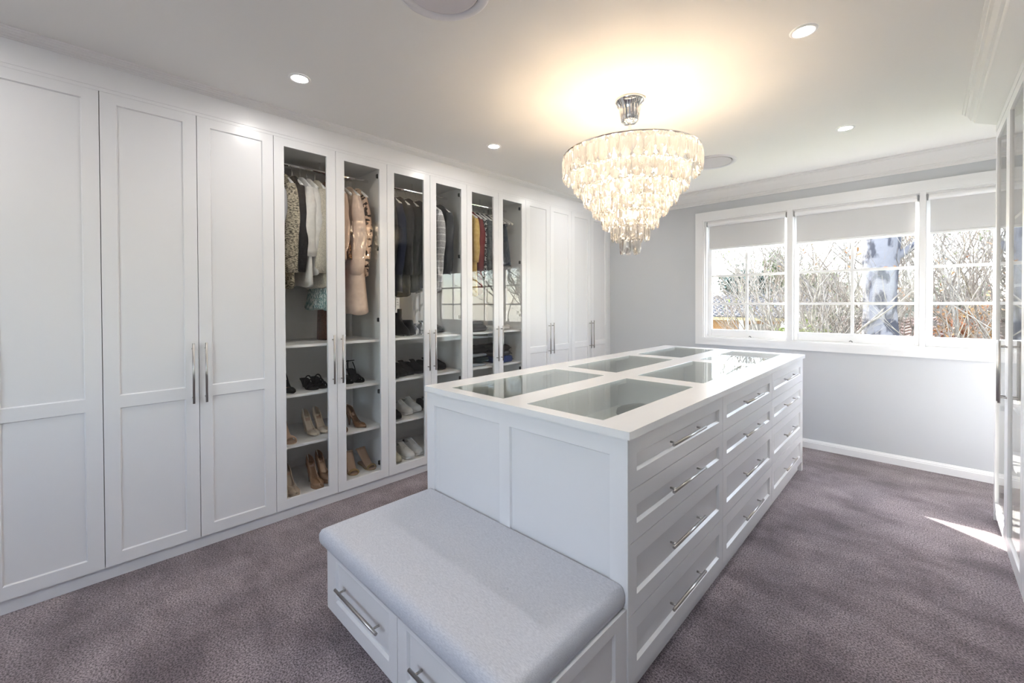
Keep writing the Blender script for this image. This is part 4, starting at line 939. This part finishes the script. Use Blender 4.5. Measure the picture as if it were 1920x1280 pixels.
for i, (x, y, zt, w_, lab) in enumerate(((1.0, 11.9, 1.25, .9, 'low tangle of bare twigs at the left of the middle sash'), (1.35, 12.2, 1.45, .9, 'low tangle of bare twigs just left of the gum trunk'), (3.0, 12.0, 1.30, .8, 'low tangle of bare twigs just right of the gum trunk'), (4.1, 11.6, 1.6, .7, 'low tangle of bare twigs above the autumn shrub'))):
    t = empty('twig_shrub', (x, y, -3.2), label=lab, cat='shrub', group='bare twig shrubs outside the window'); rnd = random.Random(90+i)
    for k in range(4):
        mb = MB(); tips = []
        limb(mb, rnd, (rnd.uniform(-.3, .3), rnd.uniform(-.3, .3), 0), Vector((rnd.uniform(-.35, .35), rnd.uniform(-.2, .2), 1)).normalized(), (zt+3.2)*.42, .035, 6, tips, .10, (2, 3))
        mb.build('twigs', (BARK2, BARK3)[k % 2], t, smooth=True, fix=False)
# neighbouring house behind the left sash
t = empty('house', (-3.2, 23.5, -3.2), label='neighbouring brick house with a grey tiled roof', cat='house'); org = t.location
BRK = mat('orange_brick', (.17, .085, .036), .9, noise=(18, (.24, .13, .06), (1, 1, 3), .4, .6)); TILE = mat('grey_roof_tile', (.022, .022, .026), .8, noise=(6, (.050, .050, .056), (1, 1, 1), .4, .6)); CRM = mat('cream_paint', (.42, .34, .20), .7)
MB(org).box(-9.5, .2, 22.6, 28, -3.2, .62).build('wall', BRK, t)
MB(org).box(-9.9, .5, 21.9, 22.0, .60, .78).build('fascia', CRM, t)
for x in (-6.2, -3.15, -1.45, .1): MB(org).box(x-.09, x+.09, 22.0, 22.15, -3.2, .62).build('porch_post', TRIMW, t)
for (x0, x1) in ((-3.0, -1.65), (-1.3, -.35)):
    o = MB(org).box(x0, x1, 22.55, 22.61, -.9, .42).build('window', mat('dark_window', (.03, .035, .04), .1), t)
    MB(org).box(x0, x1, 22.52, 22.56, -.25, -.19).build('window_bar', TRIMW, o)
NR = 13
for k in range(NR):
    q0, q1 = k/NR, (k+1)/NR; y0 = 21.75+3.6*q0; y1 = 21.75+3.6*q1+.05; z0 = .80+1.05*q0; z1 = .80+1.05*q1
    mb = MB(org)
    n = 42
    for j in range(n):
        x0 = -10+10.6*j/n; x1 = x0+10.6/n*.96; xm = (x0+x1)/2
        mb.add([(x0, y0, z0), (xm, y0, z0+.05), (x1, y0, z0), (x1, y1, z1-.02), (xm, y1, z1+.03), (x0, y1, z1-.02), (x0, y0, z0-.06), (x1, y0, z0-.06)], [(0, 1, 4, 5), (1, 2, 3, 4), (0, 6, 7, 2, 1)])
    tag(mb.build('tile_course', TILE, t, fix=False), kind='stuff')
# low tiled roof behind the right sash
t = empty('garden_shed', (5.2, 15.2, -3.2), label='low outbuilding with a pinkish tiled roof behind the autumn shrub', cat='shed'); org = t.location
TIL2 = mat('terracotta_tile', (.13, .08, .06), .85, noise=(7, (.24, .165, .135), (1, 1, 1), .4, .6))
MB(org).box(1.6, 9.0, 13.4, 17, -3.2, .05).build('wall', mat('render_wall', (.60, .54, .46), .9), t)
for k in range(14):
    q0, q1 = k/14, (k+1)/14; y0 = 13.0+2.6*q0; y1 = 13.0+2.6*q1+.05; z0 = .10+.95*q0; z1 = .10+.95*q1; mb = MB(org)
    for j in range(34):
        x0 = 1.3+8*j/34; x1 = x0+8/34*.95; xm = (x0+x1)/2
        mb.add([(x0, y0, z0+.01), (xm, y0, z0+.05), (x1, y0, z0+.01), (x1, y1, z1-.03), (xm, y1, z1+.01), (x0, y1, z1-.03), (x0, y0, z0-.05), (x1, y0, z0-.05)], [(0, 1, 4, 5), (1, 2, 3, 4), (0, 6, 7, 2, 1)])
    tag(mb.build('tile_course', TIL2, t, fix=False), kind='stuff')
